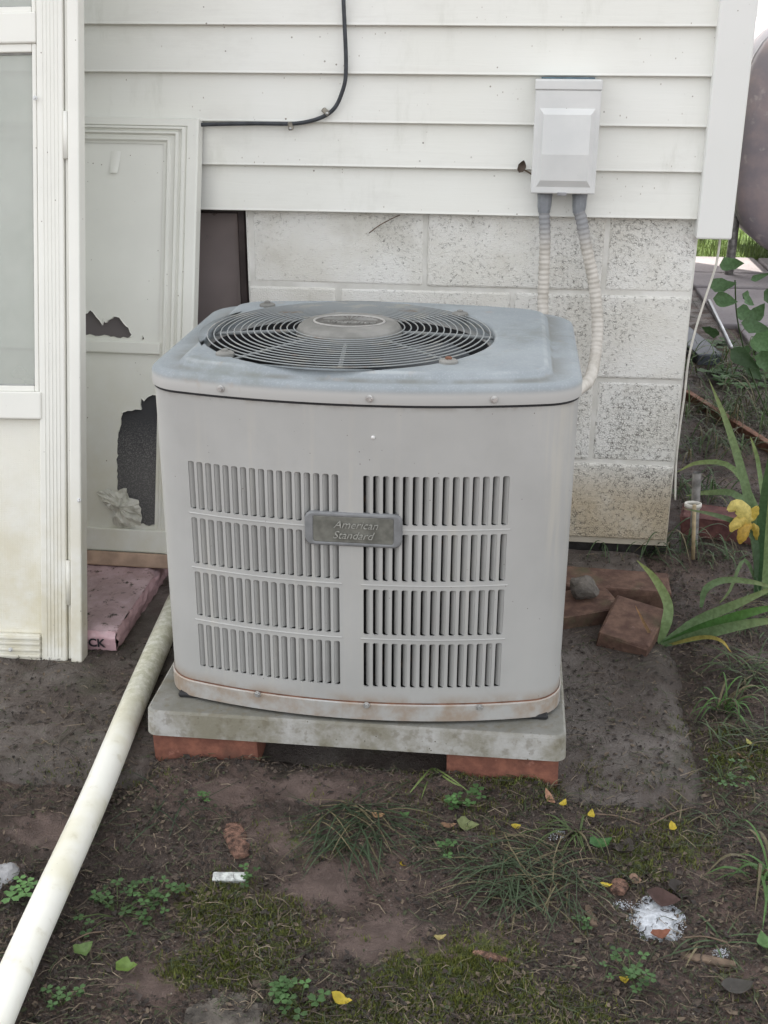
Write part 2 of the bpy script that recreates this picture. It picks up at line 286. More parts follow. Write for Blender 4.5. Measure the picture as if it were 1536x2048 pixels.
m.color(m.mix(mm, mud, mossc)).rough(m.mix(m.ramp(m.noise(11, 4), .4, .65), (.38,)*3, (.9,)*3)); m.bump(m.math('ADD', m.math('MULTIPLY', f, 1.0), m.math('MULTIPLY', ff, .4)), 1., .014); SOIL = m.m
m = MT('damp_old_concrete', .7, .4); n = m.noise(4, 6, .65); c = m.mix(m.ramp(n, .35, .65), (.085, .070, .060), (.180, .157, .142)); v = m.voro(190); vv = m.math('MULTIPLY', m.ramp(v, .30, .16), m.ramp(m.noise(70, 2), .44, .56)); c = m.mix(m.math('MULTIPLY', vv, .7), c, (.34, .30, .26)); c = m.mix(m.math('MULTIPLY', m.ramp(m.noise(14, 5), .52, .68), .7), c, (.050, .040, .034)); c = m.mix(m.math('MULTIPLY', m.ramp(m.noise(5.5, 6, .72), .44, .62), .75), c, (.078, .058, .048))
c = m.mix(m.math('MULTIPLY', m.ramp(m.noise(7.3, 5, .65), .54, .68), .5), c, (.055, .058, .032)); m.color(c).rough(m.mix(m.ramp(m.noise(5, 4), .36, .64), (.26,)*3, (.75,)*3)); m.bump(m.math('ADD', m.noise(110, 6, .75), m.math('MULTIPLY', vv, .4)), 1., .007); SLAB = m.m
def veg(name, rough=.55, trans=.25):
    m = MT(name, rough, .35); a = m.attr(); c = m.mix(m.ramp(m.noise(120, 3), .3, .7), a, m.mix(1., a, (.7, .7, .65), 'MULTIPLY')); m.color(c)
    t = m.n('ShaderNodeBsdfTranslucent'); m.t.links.new(c, t.inputs[0]); mx = m.n('ShaderNodeMixShader'); mx.inputs[0].default_value = trans
    m.t.links.new(m.b.outputs[0], mx.inputs[1]); m.t.links.new(t.outputs[0], mx.inputs[2]); m.t.links.new(mx.outputs[0], m.t.nodes['Material Output'].inputs[0]); return m.m
VEG = veg('leaf_tissue'); LITTER = veg('dry_litter', .8, .05)
MROCK = plain('mossy_rock', (.105, .092, .078), .9, .6, 30, bump=.9, bd=.006); ROCKM = plain('rough_rock', (.13, .115, .10), .85, .45, 22, bump=.7, bd=.005); ROCK2 = plain('pale_stone', (.34, .34, .35), .8, .3, 25, bump=.5, bd=.004)
WFOAM = plain('white_foam_crumb', (.50, .525, .56), .7, .3, 130, bump=.8, bd=.003)
SHARD = plain('pale_shard', (.42, .44, .42), .5, .5, 120); WOODR = plain('rotten_wood', (.19, .105, .075), .9, .75, 110, bump=1., bd=.006); BARK = plain('brown_bark', (.14, .10, .07), .85, .4, 50, bump=.5, bd=.002)
FLOWER = veg('petal', .5, .3)

# ------------------------------------------------------------------ ground
MOSS = []   # (centre, rx, ry, strength) in ground coordinates, read off the photo
for px, py, rx, ry, s_ in [(440,1800,90,60,.8),(520,1850,120,70,.75),(430,1925,110,45,.95),(860,1960,130,80,.9),(980,1900,90,60,.7),(1080,2010,150,70,.95),(700,2030,160,40,.85),(1280,1720,90,60,.55),(1380,1700,70,50,.5),(1480,1540,90,60,.6),(1040,1580,120,25,.6),(720,1545,150,18,.7),(1450,1960,80,60,.35),(590,1690,90,40,.4),(560,1950,90,50,.5),(960,1660,100,60,.35),(1190,1570,60,30,.4),(250,1560,160,18,.4),(900,1620,260,50,.30),(1300,1640,200,60,.30),(1150,1800,200,90,.22),(330,1870,150,80,.25),(1400,1480,90,60,.3),(760,1880,160,60,.18)]:
    p = G(px, py, -.05); q = G(px+rx, py, -.05); t = G(px, py+ry, -.05); MOSS.append((p.x, p.y, (q-p).length, (t-p).length, s_))
MUD = []
for px, py, rx, ry in [(760,1860,130,60),(900,1900,90,50),(640,1760,100,50),(560,1680,70,40),(100,1660,90,40),(620,1600,120,25),(980,1880,60,40),(300,1950,80,40),(450,1600,90,30)]:
    p = G(px, py, -.05); q = G(px+rx, py, -.05); t = G(px, py+ry, -.05); MUD.append((p.x, p.y, (q-p).length, (t-p).length))
def mudv(x, y): return max(math.exp(-.8*(((x-a)/b)**2+((y-c)/d)**2)) for a, c, b, d in MUD)
def mossv(x, y):
    v = 0
    for mx_, my_, rx, ry, s_ in MOSS:
        d = ((x-mx_)/rx)**2+((y-my_)/ry)**2
        if d < 4: v = max(v, s_*math.exp(-d*.9)*1.15)
    return v
def edge_y(x): return -1.09+.115*ss(-1.02, -.96, x)-.075*ss(-.36, -.27, x)
def gz(x, y):
    z = -.034 - .026*ss(-1.10, -1.32, y) - .012*ss(-1.3, -1.7, y)
    z += .012*noise.noise((x*5, y*5, 1)) + .009*noise.noise((x*16, y*16, 2)) + .005*noise.noise((x*45, y*45, 3))
    if x > -.05 and y > -.9: z += .010*ss(-.05, .1, x)
    z += .013*math.exp(-((y+1.015)/.03)**2)*ss(-1.05, -.98, x)*ss(-.24, -.32, x)
    if x < .02 and y > -1.12: z -= .034*ss(.02, -.16, x)*ss(edge_y(x)-.06, edge_y(x)+.10, y)
    return z
mb = MB()
xs = sorted(set([-60, -30, -12, -6, -3.5, -2.2]+[round(-1.6+i*.0125, 4) for i in range(153)]+[.4, .6, .9, 1.5, 2.5, 5, 12, 30, 60]))
ys = sorted(set([-60, -30, -12, -6, -3.5, -2.4]+[round(-1.9+i*.0125, 4) for i in range(120)]+[-.35+i*.03 for i in range(60)]+[1.6, 2.2, 3.2, 4.3, 8, 20, 60]))
vsg = [(x, y, gz(x, y) if (abs(x) < 3 and abs(y) < 3.3) else (-.06 if y < 4 else -.04)) for y in ys for x in xs]
nx = len(xs); fsg = [(j*nx+i, j*nx+i+1, (j+1)*nx+i+1, (j+1)*nx+i) for j in range(len(ys)-1) for i in range(nx-1)]
mb.add(vsg, fsg, (0, 0, 0), True)
ground = struct(mb.build('ground', SOIL))
me = ground.data; at = me.color_attributes.new('Col', 'FLOAT_COLOR', 'POINT') if 'Col' not in me.color_attributes else None
if at is None: me.color_attributes.remove(me.color_attributes['Col']); at = me.color_attributes.new('Col', 'FLOAT_COLOR', 'POINT')
at.data.foreach_set('color', [k for x, y, z_ in vsg for k in (mudv(x, y), mossv(x, y), 0, 1)])

# old concrete apron along the wall
def apron(u, v):
    x = -2.3 + u*2.31; y = -1.20 + v*1.20
    e1 = edge_y(x) + .022*noise.noise((x*4, 0, 5)) + .012*noise.noise((x*19, 0, 6))
    e2 = -.02 + .018*noise.noise((0, y*5, 7)) + .008*noise.noise((0, y*23, 8))
    d = min((y-e1)/.07, (e2-x)/.07)
    z = -.030 + .0035*noise.noise((x*9, y*9, 4)) + .0016*noise.noise((x*40, y*40, 4))
    return (x, y, z - .045*(1-ss(-.6, 1, d)))
struct(MB().grid(apron, 230, 120).build('concrete_apron', SLAB))
# lawn, patio
struct(MB().grid(lambda u, v: (-12+u*60, 4.32+v*70, -.015+.004*math.sin(u*90)), 8, 8).build('lawn', LAWN))
patio = struct(bpy.data.objects.new('patio', None)); col.objects.link(patio); patio.location = (1, 3, -.03)
for j, (ya, yb) in enumerate([(3.78, 4.28), (3.36, 3.74), (2.5, 3.32), (1.95, 2.47), (1.42, 1.92)]):
    xb = [.50, .98, 1.5, 2.1, 2.8] if j < 3 else [.50+.02*j, 1.05, 1.7, 2.5]
    for a_, b_ in zip(xb, xb[1:]):
        mb = MB().bbox((a_+.012, ya, -.06), (b_-.012, yb, .0+.004*(j % 2)), .008); mb.build('paving_slab', PATIO, patio)
MB().box((.47, 1.40, -.07), (2.85, 4.30, -.022)).build('paving_bed', SOIL, patio)

# ------------------------------------------------------------------ house
house = thing('house', 'white clapboard house on a painted concrete block foundation', 'house', (-1.2, .1, 0))
B, H = .4064, .2032
def blockmesh(l):
    return MB().bbox((-l/2+.005, 0, .005), (l/2-.005, .19, H-.005), .005, 2).mesh('concrete_block', BLOCK)
bf, bh = blockmesh(B), blockmesh(B/2)
for k in range(4):
    x = 0.; first = True
    while x > -2.6:
        l = B/2 if (first and k % 2 == 1) else B; first = False
        xc = x-l/2; x -= l
        if k >= 2 and xc+l/2 < -1.02 and xc > -1.95: continue            # window opening
        if k >= 2 and xc-l/2 < -1.03 and xc+l/2 > -1.03:                    # the block cut at the opening
            a_ = -1.03; b_ = xc+l/2; o = inst(blockmesh(b_-a_), 'concrete_block', house, Vector(((a_+b_)/2, .0, k*H))-house.location); continue
        inst(bh if l < B else bf, 'concrete_block', house, Vector((xc, .002*math.sin(k*3+xc*9), k*H))-house.location, (0, 0, .004*math.sin(k*7+xc*5)))
mbx = MB(); mbx.box((-1.025, .0035, -.01), (-.003, .18, .80)); mbx.box((-2.6, .0035, -.01), (-1.028, .18, 2*H)); mbx.build('mortar', MORTAR, house)
MB().box((-2.6, .022, -.12), (.0, .2, -.0105)).build('footing', FOOT, house)
# corner return wall and the body of the house
MB().box((-8.9, .205, -.1), (-.012, 4.1, .80)).build('foundation_core', FOOT, house)
sidewall = MB().box((-9, .0, .815), (-.02, 4.6, 3.3)).build('wall', SIDING, house)
rf = MB(); rf.add([(-9.3, -.18, 3.28), (.25, -.18, 3.28), (.25, 2.1, 4.3), (-9.3, 2.1, 4.3), (.25, 4.8, 3.28), (-9.3, 4.8, 3.28)], [(0, 1, 2, 3), (3, 2, 4, 5), (0, 5, 4, 1), (1, 4, 2), (0, 3, 5)]); rf.build('roof', BARK, house)
# clapboards
zb = [.7806, .8795, .9724, 1.0733, 1.17]
while zb[-1] < 3.15: zb.append(zb[-1]+.0985)
for i, z0 in enumerate(zb):
    z1 = (zb[i+1] if i+1 < len(zb) else z0+.0985)+.006
    def bd(u, prof, i=i):
        x = -2.6+u*2.588
        wz = .0011*noise.noise((x*1.7, i*3.1, 0)); wy = .0014*noise.noise((x*2.3, i*5.3, 9))
        return [(x, y+wy, z+wz) for y, z in prof]
    prof = [(-.004, z1), (-.0115, z1-.004), (-.0245, z0+.006), (-.026, z0+.0015), (-.0245, z0), (-.006, z0+.0012)]
    rings = [bd(k/60, prof) for k in range(61)]
    mb = MB().loft(rings, False); mb.f = [f[::-1] for f in mb.f]; mb.build('siding_board', SIDING, house)
MB().bbox((-.0135, -.044, .741), (.062, .05, 3.25), .004, 2).build('corner_post', TRIM, house)
MB().box((-2.6, -.004, .7815), (-.014, .002, .82)).build('starter_strip', TRIM, house)
# basement window
win = MB(); x0, x1, z0, z1 = -1.95, -1.031, 2*H+.012, .80
for a_, b_ in [((x0, .02, z0), (x0+.03, .10, z1)), ((x1-.019, .02, z0), (x1, .10, z1)), ((x0, .021, z0-.01), (x1-.001, .101, z0+.03)), ((x0, .021, z1-.033), (x1-.001, .101, z1))]: win.bbox(a_, b_, .003, 1)
wn = win.build('basement_window', WFRAME, house)
MB().box((x0+.02, .055, z0+.02), (x1-.015, .059, z1-.03)).build('pane', WGLASS, wn)
rm = MB().box((-1.99, .2, .35), (-1.025, .9, .82)); rm.f = [f[::-1] for f in rm.f]; rm.f.pop(2); rm.c.pop(2); rm.smooth.pop(2)
rm.build('room_behind', INTER, wn)
MB().box((x0+.02, .085, z0+.02), (x1-.03, .095, z1-.031)).build('reflection_board', plain('brown_reflection', (.80, .69, .66), .8, .6, 22), wn)  # added board, its mottled brown stands in for reflections in the pane
mbd = MB(); q = [W(428, 545, .084), W(480, 505, .084), W(480, 450, .084), W(430, 482, .084)]; mbd.add([tuple(p) for p in q]+[(p.x, .0845, p.z) for p in q], [(0, 1, 2, 3), (0, 4, 5, 1), (2, 6, 7, 3)]); mbd.build('dark_reflection', plain('dark_reflection', (.26, .23, .23), .8, .3, 20), wn)  # added dark shape, painted in as part of the pane's reflection
MB().box((-1.062, .080, z0+.03), (-1.054, .084, z1-.034)).build('wood_trim', RUST, wn)

# ------------------------------------------------------------------ air conditioner
XC, YF, YB, A = -.638, -1.0, -.41, .3415
AC = thing('air_conditioner', 'grey outdoor air conditioning unit with louvred front and round top grille', 'air conditioner', (XC, -.70, .066))
def outline(a, yf, yb, r, Rf, xc=XC, nf=26, ncor=9, ns=8):
    s = (a-r)/(Rf-r); ph = math.asin(s); pts = []
    for i in range(nf+1):
        t = -ph+2*ph*i/nf; pts.append((xc+Rf*math.sin(t), yf+Rf*(1-math.cos(t))))
    cx, cy = xc+(Rf-r)*math.sin(ph), yf+Rf-(Rf-r)*math.cos(ph)
    for i in range(1, ncor+1):
        t = ph+(math.pi/2-ph)*i/ncor; pts.append((cx+r*math.sin(t), cy-r*math.cos(t)))
    by = yb-Rf+(Rf-r)*math.cos(ph)
    for i in range(1, ns+1): pts.append((cx+r, cy+(by-cy)*i/ns))
    for i in range(1, ncor+1):
        t = (math.pi/2-ph)*i/ncor; pts.append((cx+r*math.cos(t), by+r*math.sin(t)))
    cxl = xc-(Rf-r)*math.sin(ph)
    for i in range(1, nf+1):
        t = ph-2*ph*i/nf; pts.append((xc+Rf*math.sin(t), yb-Rf*(1-math.cos(t))))
    for i in range(1, ncor+1):
        t = (math.pi/2-ph)*i/ncor; pts.append((cxl-r*math.sin(ph+t), by+r*math.cos(ph+t)))
    for i in range(1, ns+1): pts.append((cxl-r, by+(cy-by)*i/ns))
    for i in range(1, ncor):
        t = (math.pi/2-ph)*i/ncor; pts.append((cxl-r*math.cos(t), cy-r*math.sin(t)))
    return pts
RF, RC = 1.1, .07
out0 = outline(A, YF, YB, RC, RF); NF = 26
Z0, Z1 = .103, .632
cab = MB()
PH = math.asin((A-RC)/(RF-RC)); xL, xR = XC-RF*math.sin(PH), XC+RF*math.sin(PH)
def fp(x, z, d=0.): t = math.asin((x-XC)/RF); return (XC+(RF-d)*math.sin(t), YF+RF-(RF-d)*math.cos(t), z)
# everything except the front
seq = out0[NF:]+[out0[0]]
cab.loft([[(x, y, Z0) for x, y in seq], [(x, y, Z1) for x, y in seq]], False, smooth=True)
PL, PR = .01495, .0155; LB, RB = -.9175, -.629
xl = [LB+i*PL for i in range(18)]; xr = [RB+i*PR for i in range(16)]
cells = [(xl[i], xl[i+1], 1) for i in range(17)]+[(xr[i], xr[i+1], -1) for i in range(15)]
xa = [xL+(LB-xL)*i/3 for i in range(3)]+xl+[-.652, -.641]+xr+[xR-(xR-xr[-1])*i/5 for i in range(4, -1, -1)]
ROWT = [.511-.0978*k for k in range(4)]; SH = .083; MG = .0036
zb_ = [Z0, ROWT[3]-SH-MG]
bands = []
zc = Z1
for k in range(4):
    bands.append((ROWT[k]+MG, zc, False)); bands.append((ROWT[k]-SH-MG, ROWT[k]+MG, True)); zc = ROWT[k]-SH-MG
bands.append((Z0, zc, False))
cs = {round(c_[0], 6): c_ for c_ in cells}
for za, zt, isrow in bands:
    for x_, xn in zip(xa, xa[1:]):
        if isrow and round(x_, 6) in cs:
            w_ = xn-x_; sw = .0102; i0 = x_+(w_-sw)/2; i1 = i0+sw; zi0, zi1 = za+MG, zt-MG; rr = .0028
            O = [(x_, za), (xn, za), (xn, zt), (x_, zt)]; I = []
            for cx, cz, a0 in ((i0+rr, zi0+rr, 180), (i1-rr, zi0+rr, 270), (i1-rr, zi1-rr, 0), (i0+rr, zi1-rr, 90)):
                I += [(cx+rr*math.cos(R(a0+45*q)), cz+rr*math.sin(R(a0+45*q))) for q in range(3)]
            vs_ = [fp(*p) for p in O]+[fp(*p) for p in I]+[fp(p[0], p[1], .0035) for p in I]; fs_ = []
            for i in range(4):
                b_ = 4+i*3; fs_ += [(i, b_+1, b_), (i, b_+2, b_+1)]
                nx_ = 4+((i+1) % 4)*3; fs_.append((i, (i+1) % 4, nx_, b_+2))
            for q in range(12): fs_.append((4+q, 4+(q+1) % 12, 16+(q+1) % 12, 16+q))
            cab.add(vs_, fs_)
        else: cab.add([fp(x_, za), fp(xn, za), fp(xn, zt), fp(x_, zt)], [(0, 1, 2, 3)], smooth=True)
cabo = cab.build('cabinet', ACP, AC)
# pressed ridges between the rows
for k in range(3):
    zc = ROWT[k]-SH-.0074
    for xa_, xb_ in ((LB-.002, xl[-1]+.002), (RB-.002, xr[-1]+.002)):
        n_ = 24; rg = MB(); prof = [(-.0005, .0017), (.0011, .0005), (.0011, -.0003), (-.0005, -.0009)]
        rg.loft([[fp(xa_+(xb_-xa_)*i/n_, zc+dz, -dd) for dd, dz in prof] for i in range(n_+1)], False)
        rg.build('pressed_ridge', ACP, AC)
# louvre slats
def slat(mir):
    p = [(0, .0008), (.0025, .0022), (.0055, .0052), (.0085, .0095), (.0105, .0145), (.0112, .0190)]
    if mir < 0: p = p[:3]+[(.0070, .0075)]
    p2 = [(a_-.0009, b_+.0006) for a_, b_ in p]
    ring = p+p2[::-1]; ring = [(mir*a_, b_) for a_, b_ in ring]
    mb = MB().loft([[(a_, b_, z_) for a_, b_ in ring] for z_ in (0, SH-.001)], True, True, True)
    if mir > 0: mb.f = [f[::-1] for f in mb.f]
    return mb.mesh('louver_slat', ACP)
sm = {1: slat(1), -1: slat(-1)}
for x_, xn, d in cells:
    w_ = xn-x_; ed = x_+(w_-.0102)/2 if d > 0 else xn-(w_-.0102)/2
    for k in range(4):
        p = fp(ed, ROWT[k]-SH+.0005, .002); t = math.asin((ed-XC)/RF)
        inst(sm[d], 'louver_slat', AC, Vector(p)-AC.location, (0, 0, t+random.uniform(-.02, .02)))
# coil behind the louvres
oc = outline(A-.034, YF+.036, YB-.034, .05, RF)
MB().loft([[(x, y, .11) for x, y in oc], [(x, y, .585) for x, y in oc]], True, True, False, smooth=True).build('coil', COIL, AC)
# base pan and feet
ob = outline(A+.003, YF-.003, YB+.003, RC+.003, RF+.003); ob2 = outline(A-.01, YF+.01, YB-.01, RC, RF)
MB().loft([[(x, y, .076) for x, y in ob2], [(x, y, .0725) for x, y in ob], [(x, y, .1015) for x, y in ob], [(x, y, .1045) for x, y in out0], [(x, y, .1045) for x, y in ob2]], True, True, False, smooth=False).build('base_pan', ACP, AC)
for fx, fy in ((-.93, -.93), (-.345, -.93), (-.93, -.48), (-.345, -.48)): MB().bbox((fx-.03, fy-.03, .066), (fx+.03, fy+.03, .0755), .003, 1).build('foot', DARK, AC)
# top cover
GC = Vector((-.686, -.717)); GR = .250
o1 = outline(A+.004, YF-.004, YB+.004, RC+.004, RF+.004); o2 = outline(A+.001, YF-.001, YB+.001, RC+.002, RF); o3 = outline(A-.006, YF+.004, YB-.006, RC-.002, RF); o3b = outline(A-.012, YF+.008, YB-.012, RC-.006, RF)
q1 = outline(.3415-.040, YF+.016, YB-.028, .052, RF, XC+.0); q2 = outline(.3415-.052, YF+.029, YB-.040, .045, RF); q2b = outline(.3415-.058, YF+.034, YB-.046, .042, RF); q3 = outline(.3415-.066, YF+.038, YB-.050, .04, RF)
def circ(rad, z, ref=q3): 
    out_ = []
    for x, y in ref:
        v = Vector((x, y))-GC; v.normalize(); out_.append((GC.x+v.x*rad, GC.y+v.y*rad, z))
    return out_
tp = MB(); ring = lambda o, z: [(x, y, z) for x, y in o]
tp.loft([ring(o1, .627), ring(o1, .6475), ring(o2, .6525), ring(o3, .6555), ring(o3b, .6565), ring(q1, .6570), ring(q2, .6690), ring(q2b, .6708), ring(q3, .6712), circ(GR+.010, .6712), circ(GR+.004, .6700), circ(GR, .664), circ(GR-.002, .60)], smooth=True)
tp.loft([ring(o1, .627), ring(out0, .6275)], smooth=False)
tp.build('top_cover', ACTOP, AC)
oS = outline(A+.0012, YF-.0012, YB+.0012, RC, RF+.001)
MB().loft([ring(oS, .6225), ring(oS, .6285)], smooth=True).build('seam_shade', DARK, AC)  # dark strip drawn in for the shadow line under the skirt
MB().loft([ring(oS, .1035), ring(oS, .1062)], smooth=True).build('rust_seam', RUST, AC)
# shroud inside the hole
MB().loft([circ(GR-.0025, .64), circ(GR-.004, .50)], smooth=True).build('fan_shroud', DARK, AC)
# grille
NR = 14
for i in range(NR):
    rad = .244-i*(.244-.096)/(NR-1); zz = .6725+.0085*(1-(rad/.24)**2)
    mb = MB(); n_ = 72; pts = [[(GC.x+(rad+.0012*math.cos(2*math.pi*q/6))*math.cos(2*math.pi*j/n_), GC.y+(rad+.0012*math.cos(2*math.pi*q/6))*math.sin(2*math.pi*j/n_), zz+.0012*math.sin(2*math.pi*q/6)) for q in range(6)] for j in range(n_+1)]
    mb.loft(pts, True, smooth=True); mb.build('grille_ring', GWIRE, AC)
for an in (4, 94, 184, 274, 49, 139, 229, 319):
    t = R(an); d = Vector((math.cos(t), math.sin(t), 0)); thick = .0036 if an in (4, 184, 94, 274) else .0022
    end = .249 if an in (4, 94, 184, 274) else .262
    pts = [Vector((GC.x, GC.y, 0))+d*rad+Vector((0, 0, .6672+.0085*(1-(rad/.24)**2)-thick)) for rad in (.06, .12, .18, .235, end)]
    MB().tube(pts, thick, 6).build('grille_spoke', GWIRE, AC)
for px, py in ((535, 611), (920, 629), (450, 708), (897, 724)):
    p = G(px, py, .672); mb = MB(); dv = (GC-Vector((p.x, p.y))).normalized()
    rg = [[(p.x+r_*math.cos(2*math.pi*i/14), p.y+r_*math.sin(2*math.pi*i/14), z_) for i in range(14)] for r_, z_ in ((.0155, .669), (.0150, .6745), (.0115, .6765), (.006, .677))]
    mb.loft(rg, True, False, True, smooth=False); tb = mb.build('mounting_tab', HUB, AC)
    MB().loft([[(p.x+r_*math.cos(2*math.pi*i/6), p.y+r_*math.sin(2*math.pi*i/6), z_) for i in range(6)] for r_, z_ in ((.0055, .676), (.0055, .680), (.003, .681))], True, False, True).build('bolt', RUST if px == 897 else HUB, tb)
hb = MB(); hr = [(.0925, .668), (.0925, .674), (.088, .682), (.080, .6875), (.064, .6895), (.0635, .6895)]
hb.loft([[(GC.x+r_*math.cos(2*math.pi*i/48), GC.y+r_*math.sin(2*math.pi*i/48), z_) for i in range(48)] for r_, z_ in hr], True, False, True, smooth=False)
hub = hb.build('hub_cap', HUB, AC)
n_ = 56; mb = MB()
mb.loft([[(GC.x+(.061+.0022*math.cos(2*math.pi*q/6))*math.cos(2*math.pi*j/n_), GC.y+(.044+.0022*math.cos(2*math.pi*q/6))*math.sin(2*math.pi*j/n_)-.0, .6900+.0018*math.sin(2*math.pi*q/6)) for q in range(6)] for j in range(n_+1)], True, smooth=True); mb.build('emblem_ring', plain('emblem_light', (.36, .35, .33), .6, .2, 60), hub)
MB().loft([[(GC.x+.060*k_*math.cos(2*math.pi*i/40), GC.y+.043*k_*math.sin(2*math.pi*i/40), .68985) for i in range(40)] for k_ in (1, .5)], True, False, True).build('emblem_field', plain('emblem_dark', (.115, .11, .10), .7, .3, 60), hub)
mb = MB()
for i in range(15):
    t = R(18+i*144/14); a_ = Vector((GC.x+.016*math.cos(t), GC.y+.004+.008*math.sin(t), .6897)); b_ = Vector((GC.x+.050*math.cos(t), GC.y+.002+.034*math.sin(t), .6897)); n2 = Vector((-math.sin(t), math.cos(t), 0))
    mb.add([a_-n2*.0006, b_-n2*.0018, b_+n2*.0018, a_+n2*.0006, a_+Vector((0, 0, .0012)), b_+Vector((0, 0, .0016))], [(0, 1, 5, 4), (4, 5, 2, 3), (1, 2, 5)])
mb.build('emblem_rays', HUB, hub)
def lettering(text, size, shear, name, mat, depth=.0006, bold=0., align='CENTER', space=1.0):
    cu = bpy.data.curves.new(name, 'FONT'); cu.body = text; cu.size = size; cu.shear = shear; cu.extrude = depth; cu.offset = bold; cu.align_x = align; cu.resolution_u = 3; cu.space_character = space
    tmp = bpy.data.objects.new(name, cu); col.objects.link(tmp); bpy.context.view_layer.update()
    me_ = bpy.data.meshes.new_from_object(tmp.evaluated_get(bpy.context.evaluated_depsgraph_get())); bpy.data.objects.remove(tmp); me_.materials.clear(); me_.materials.append(mat); me_.name = name
    return me_
inst(lettering('Allegiance', .023, .25, 'emblem_lettering', HUB, .0014, .0003), 'emblem_lettering', hub, Vector((GC.x, GC.y-.018, .6900))-AC.location)
# fan under the grille
mt = MB(); mt.tube([(GC.x, GC.y, .52), (GC.x, GC.y, .635)], .06, 24); mt.build('fan_motor', DARK, AC)
for i in range(4):
    a0 = R(20+90*i)
    def bl(u, v, a0=a0):
        rad = .05+.185*v; an = a0+R(62)*(u-.5)*(1-.15*v); return (GC.x+rad*math.cos(an), GC.y+rad*math.sin(an), .605+.035*(u-.5)*(1.2-.5*v))
    MB().grid(bl, 8, 6).build('fan_blade', BLADE, AC)
# screws
def screwmesh():
    mb = MB(); rg = [[(r_*math.cos(2*math.pi*i/n__), d_, r_*math.sin(2*math.pi*i/n__)) for i in range(n__)] for n__, r_, d_ in ((12, .0058, 0), (12, .0058, -.0014), (12, .0036, -.0018))]
    mb.loft(rg, True); mb.loft([[(.0036*math.cos(math.pi/3*i), d_, .0036*math.sin(math.pi/3*i)) for i in range(6)] for d_ in (-.0015, -.005)], True, False, True); return mb.mesh('screw', SCREW)
scm = screwmesh()
for px, py, off in ((443, 777, .0045), (739, 797, .0045), (987, 799, .0045), (516, 1388, .0035), (733, 1410, .0035), (958, 1414, .0035)):
    p = W(px, py, -.99); 
    for _ in range(3): q = fp(p.x, p.z, -off); p = W(px, py, q[1])
    t = math.asin((p.x-XC)/RF); inst(scm, 'screw', AC, Vector(fp(p.x, p.z, -off))-AC.location, (0, .3*px, t))
p = W(746, 875, -1.0); MB().tube([(p.x, YF-.0006, p.z), (p.x, YF+.001, p.z)], .0032, 10).build('plug', plain('white_plug', (.8, .8, .78), .4, .1), AC)
# badge
BX, BZ = -.642, .4195
def rrect(hw, hh, r_, y, n_=6, bow=0.):
    o = []
    for cx, cz, a0 in ((hw-r_, hh-r_, 0), (-hw+r_, hh-r_, 90), (-hw+r_, -hh+r_, 180), (hw-r_, -hh+r_, 270)):
        for i in range(n_+1): 
            an = R(a0+90*i/n_); x, z_ = cx+r_*math.cos(an), cz+r_*math.sin(an); o.append((BX+x, fp(BX+x, 0)[1]+y, BZ+z_*(1+bow*(1-(x/hw)**2))))
    return o
bgm = MB().loft([rrect(.078, .0285, .013, .001), rrect(.078, .0285, .013, -.004), rrect(.0755, .026, .0115, -.0062), rrect(.066, .0235, .005, -.0062), rrect(.0645, .0222, .004, -.0048)], True, smooth=False)
badge = bgm.build('badge', BFRAME, AC)
MB().loft([rrect(.0648, .0225, .004, -.0046), rrect(.0632, .0208, .0035, -.0055)], True, False, True, smooth=False).build('badge_plate', BPLATE, badge)
for txt, dx, dz in (('American', .004, .0035), ('Standard', -.001, -.0145)):
    inst(lettering(txt, .0185, .38, 'badge_lettering', BLET, .0004, -.00005, space=.98), 'badge_lettering', badge, Vector((BX+dx, YF-.0058, BZ+dz))-AC.location, (R(90), 0, 0))

# pad and bricks
xp0, xp1 = -1.0075, -.283
pd = MB(); 
def rr3(x0, x1, y0, y1, r_, z): 
    return [(cx+r_*math.cos(R(a0+15*i)), cy+r_*math.sin(R(a0+15*i)), z) for cx, cy, a0 in ((x1-r_, y1-r_, 0), (x0+r_, y1-r_, 90), (x0+r_, y0+r_, 180), (x1-r_, y0+r_, 270)) for i in range(7)]
pd.loft([rr3(xp0+.006, xp1-.006, -1.004, -.37, .016, .0146), rr3(xp0, xp1, -1.01, -.36, .02, .0185), rr3(xp0+.002, xp1-.002, -1.008, -.362, .02, .0615), rr3(xp0+.006, xp1-.006, -1.004, -.366, .018, .0655), rr3(xp0+.01, xp1-.01, -1.0, -.37, .015, .066)], True, True, True)
tag(pd.build('equipment_pad', PAD, origin=(-.645, -.69, .0146)), 'stained concrete equipment pad under the grey air conditioner', 'concrete pad')
def brick(label, loc, rot, mat, l=.194, w_=.092, h_=.057, group=None, chip=None):
    mb = MB().bbox((-l/2, -w_/2, 0), (l/2, w_/2, h_), .004, 2)
    rnd = random.Random(label); jt = .0009 if mat is BRICK else .0026
    mb.v = [(x+rnd.uniform(-jt, jt)+jt*2.5*noise.noise((x*30, y*30, z*30+l*9)), y+rnd.uniform(-jt, jt)+jt*2.5*noise.noise((x*30+7, y*30, z*30)), z+rnd.uniform(-jt, jt)*.7) for x, y, z in mb.v]
    o = mb.build('brick', mat); o.location = loc; o.rotation_euler = rot; tag(o, label, 'brick', group); return o
brick('orange red brick under the left front corner of the concrete pad', (-.905, -.955, -.0426), (0, 0, .01), BRICK, .186)
brick('orange red brick with white paint marks under the right front corner of the pad', (-.388, -.955, -.0426), (0, 0, -.015), BRICK, .19)
for sx, t_ in ((-.9, 'left'), (-.39, 'right')): brick('brick hidden under the %s rear corner of the concrete pad' % t_, (sx, -.42, -.0426), (0, 0, 0), BRICK)

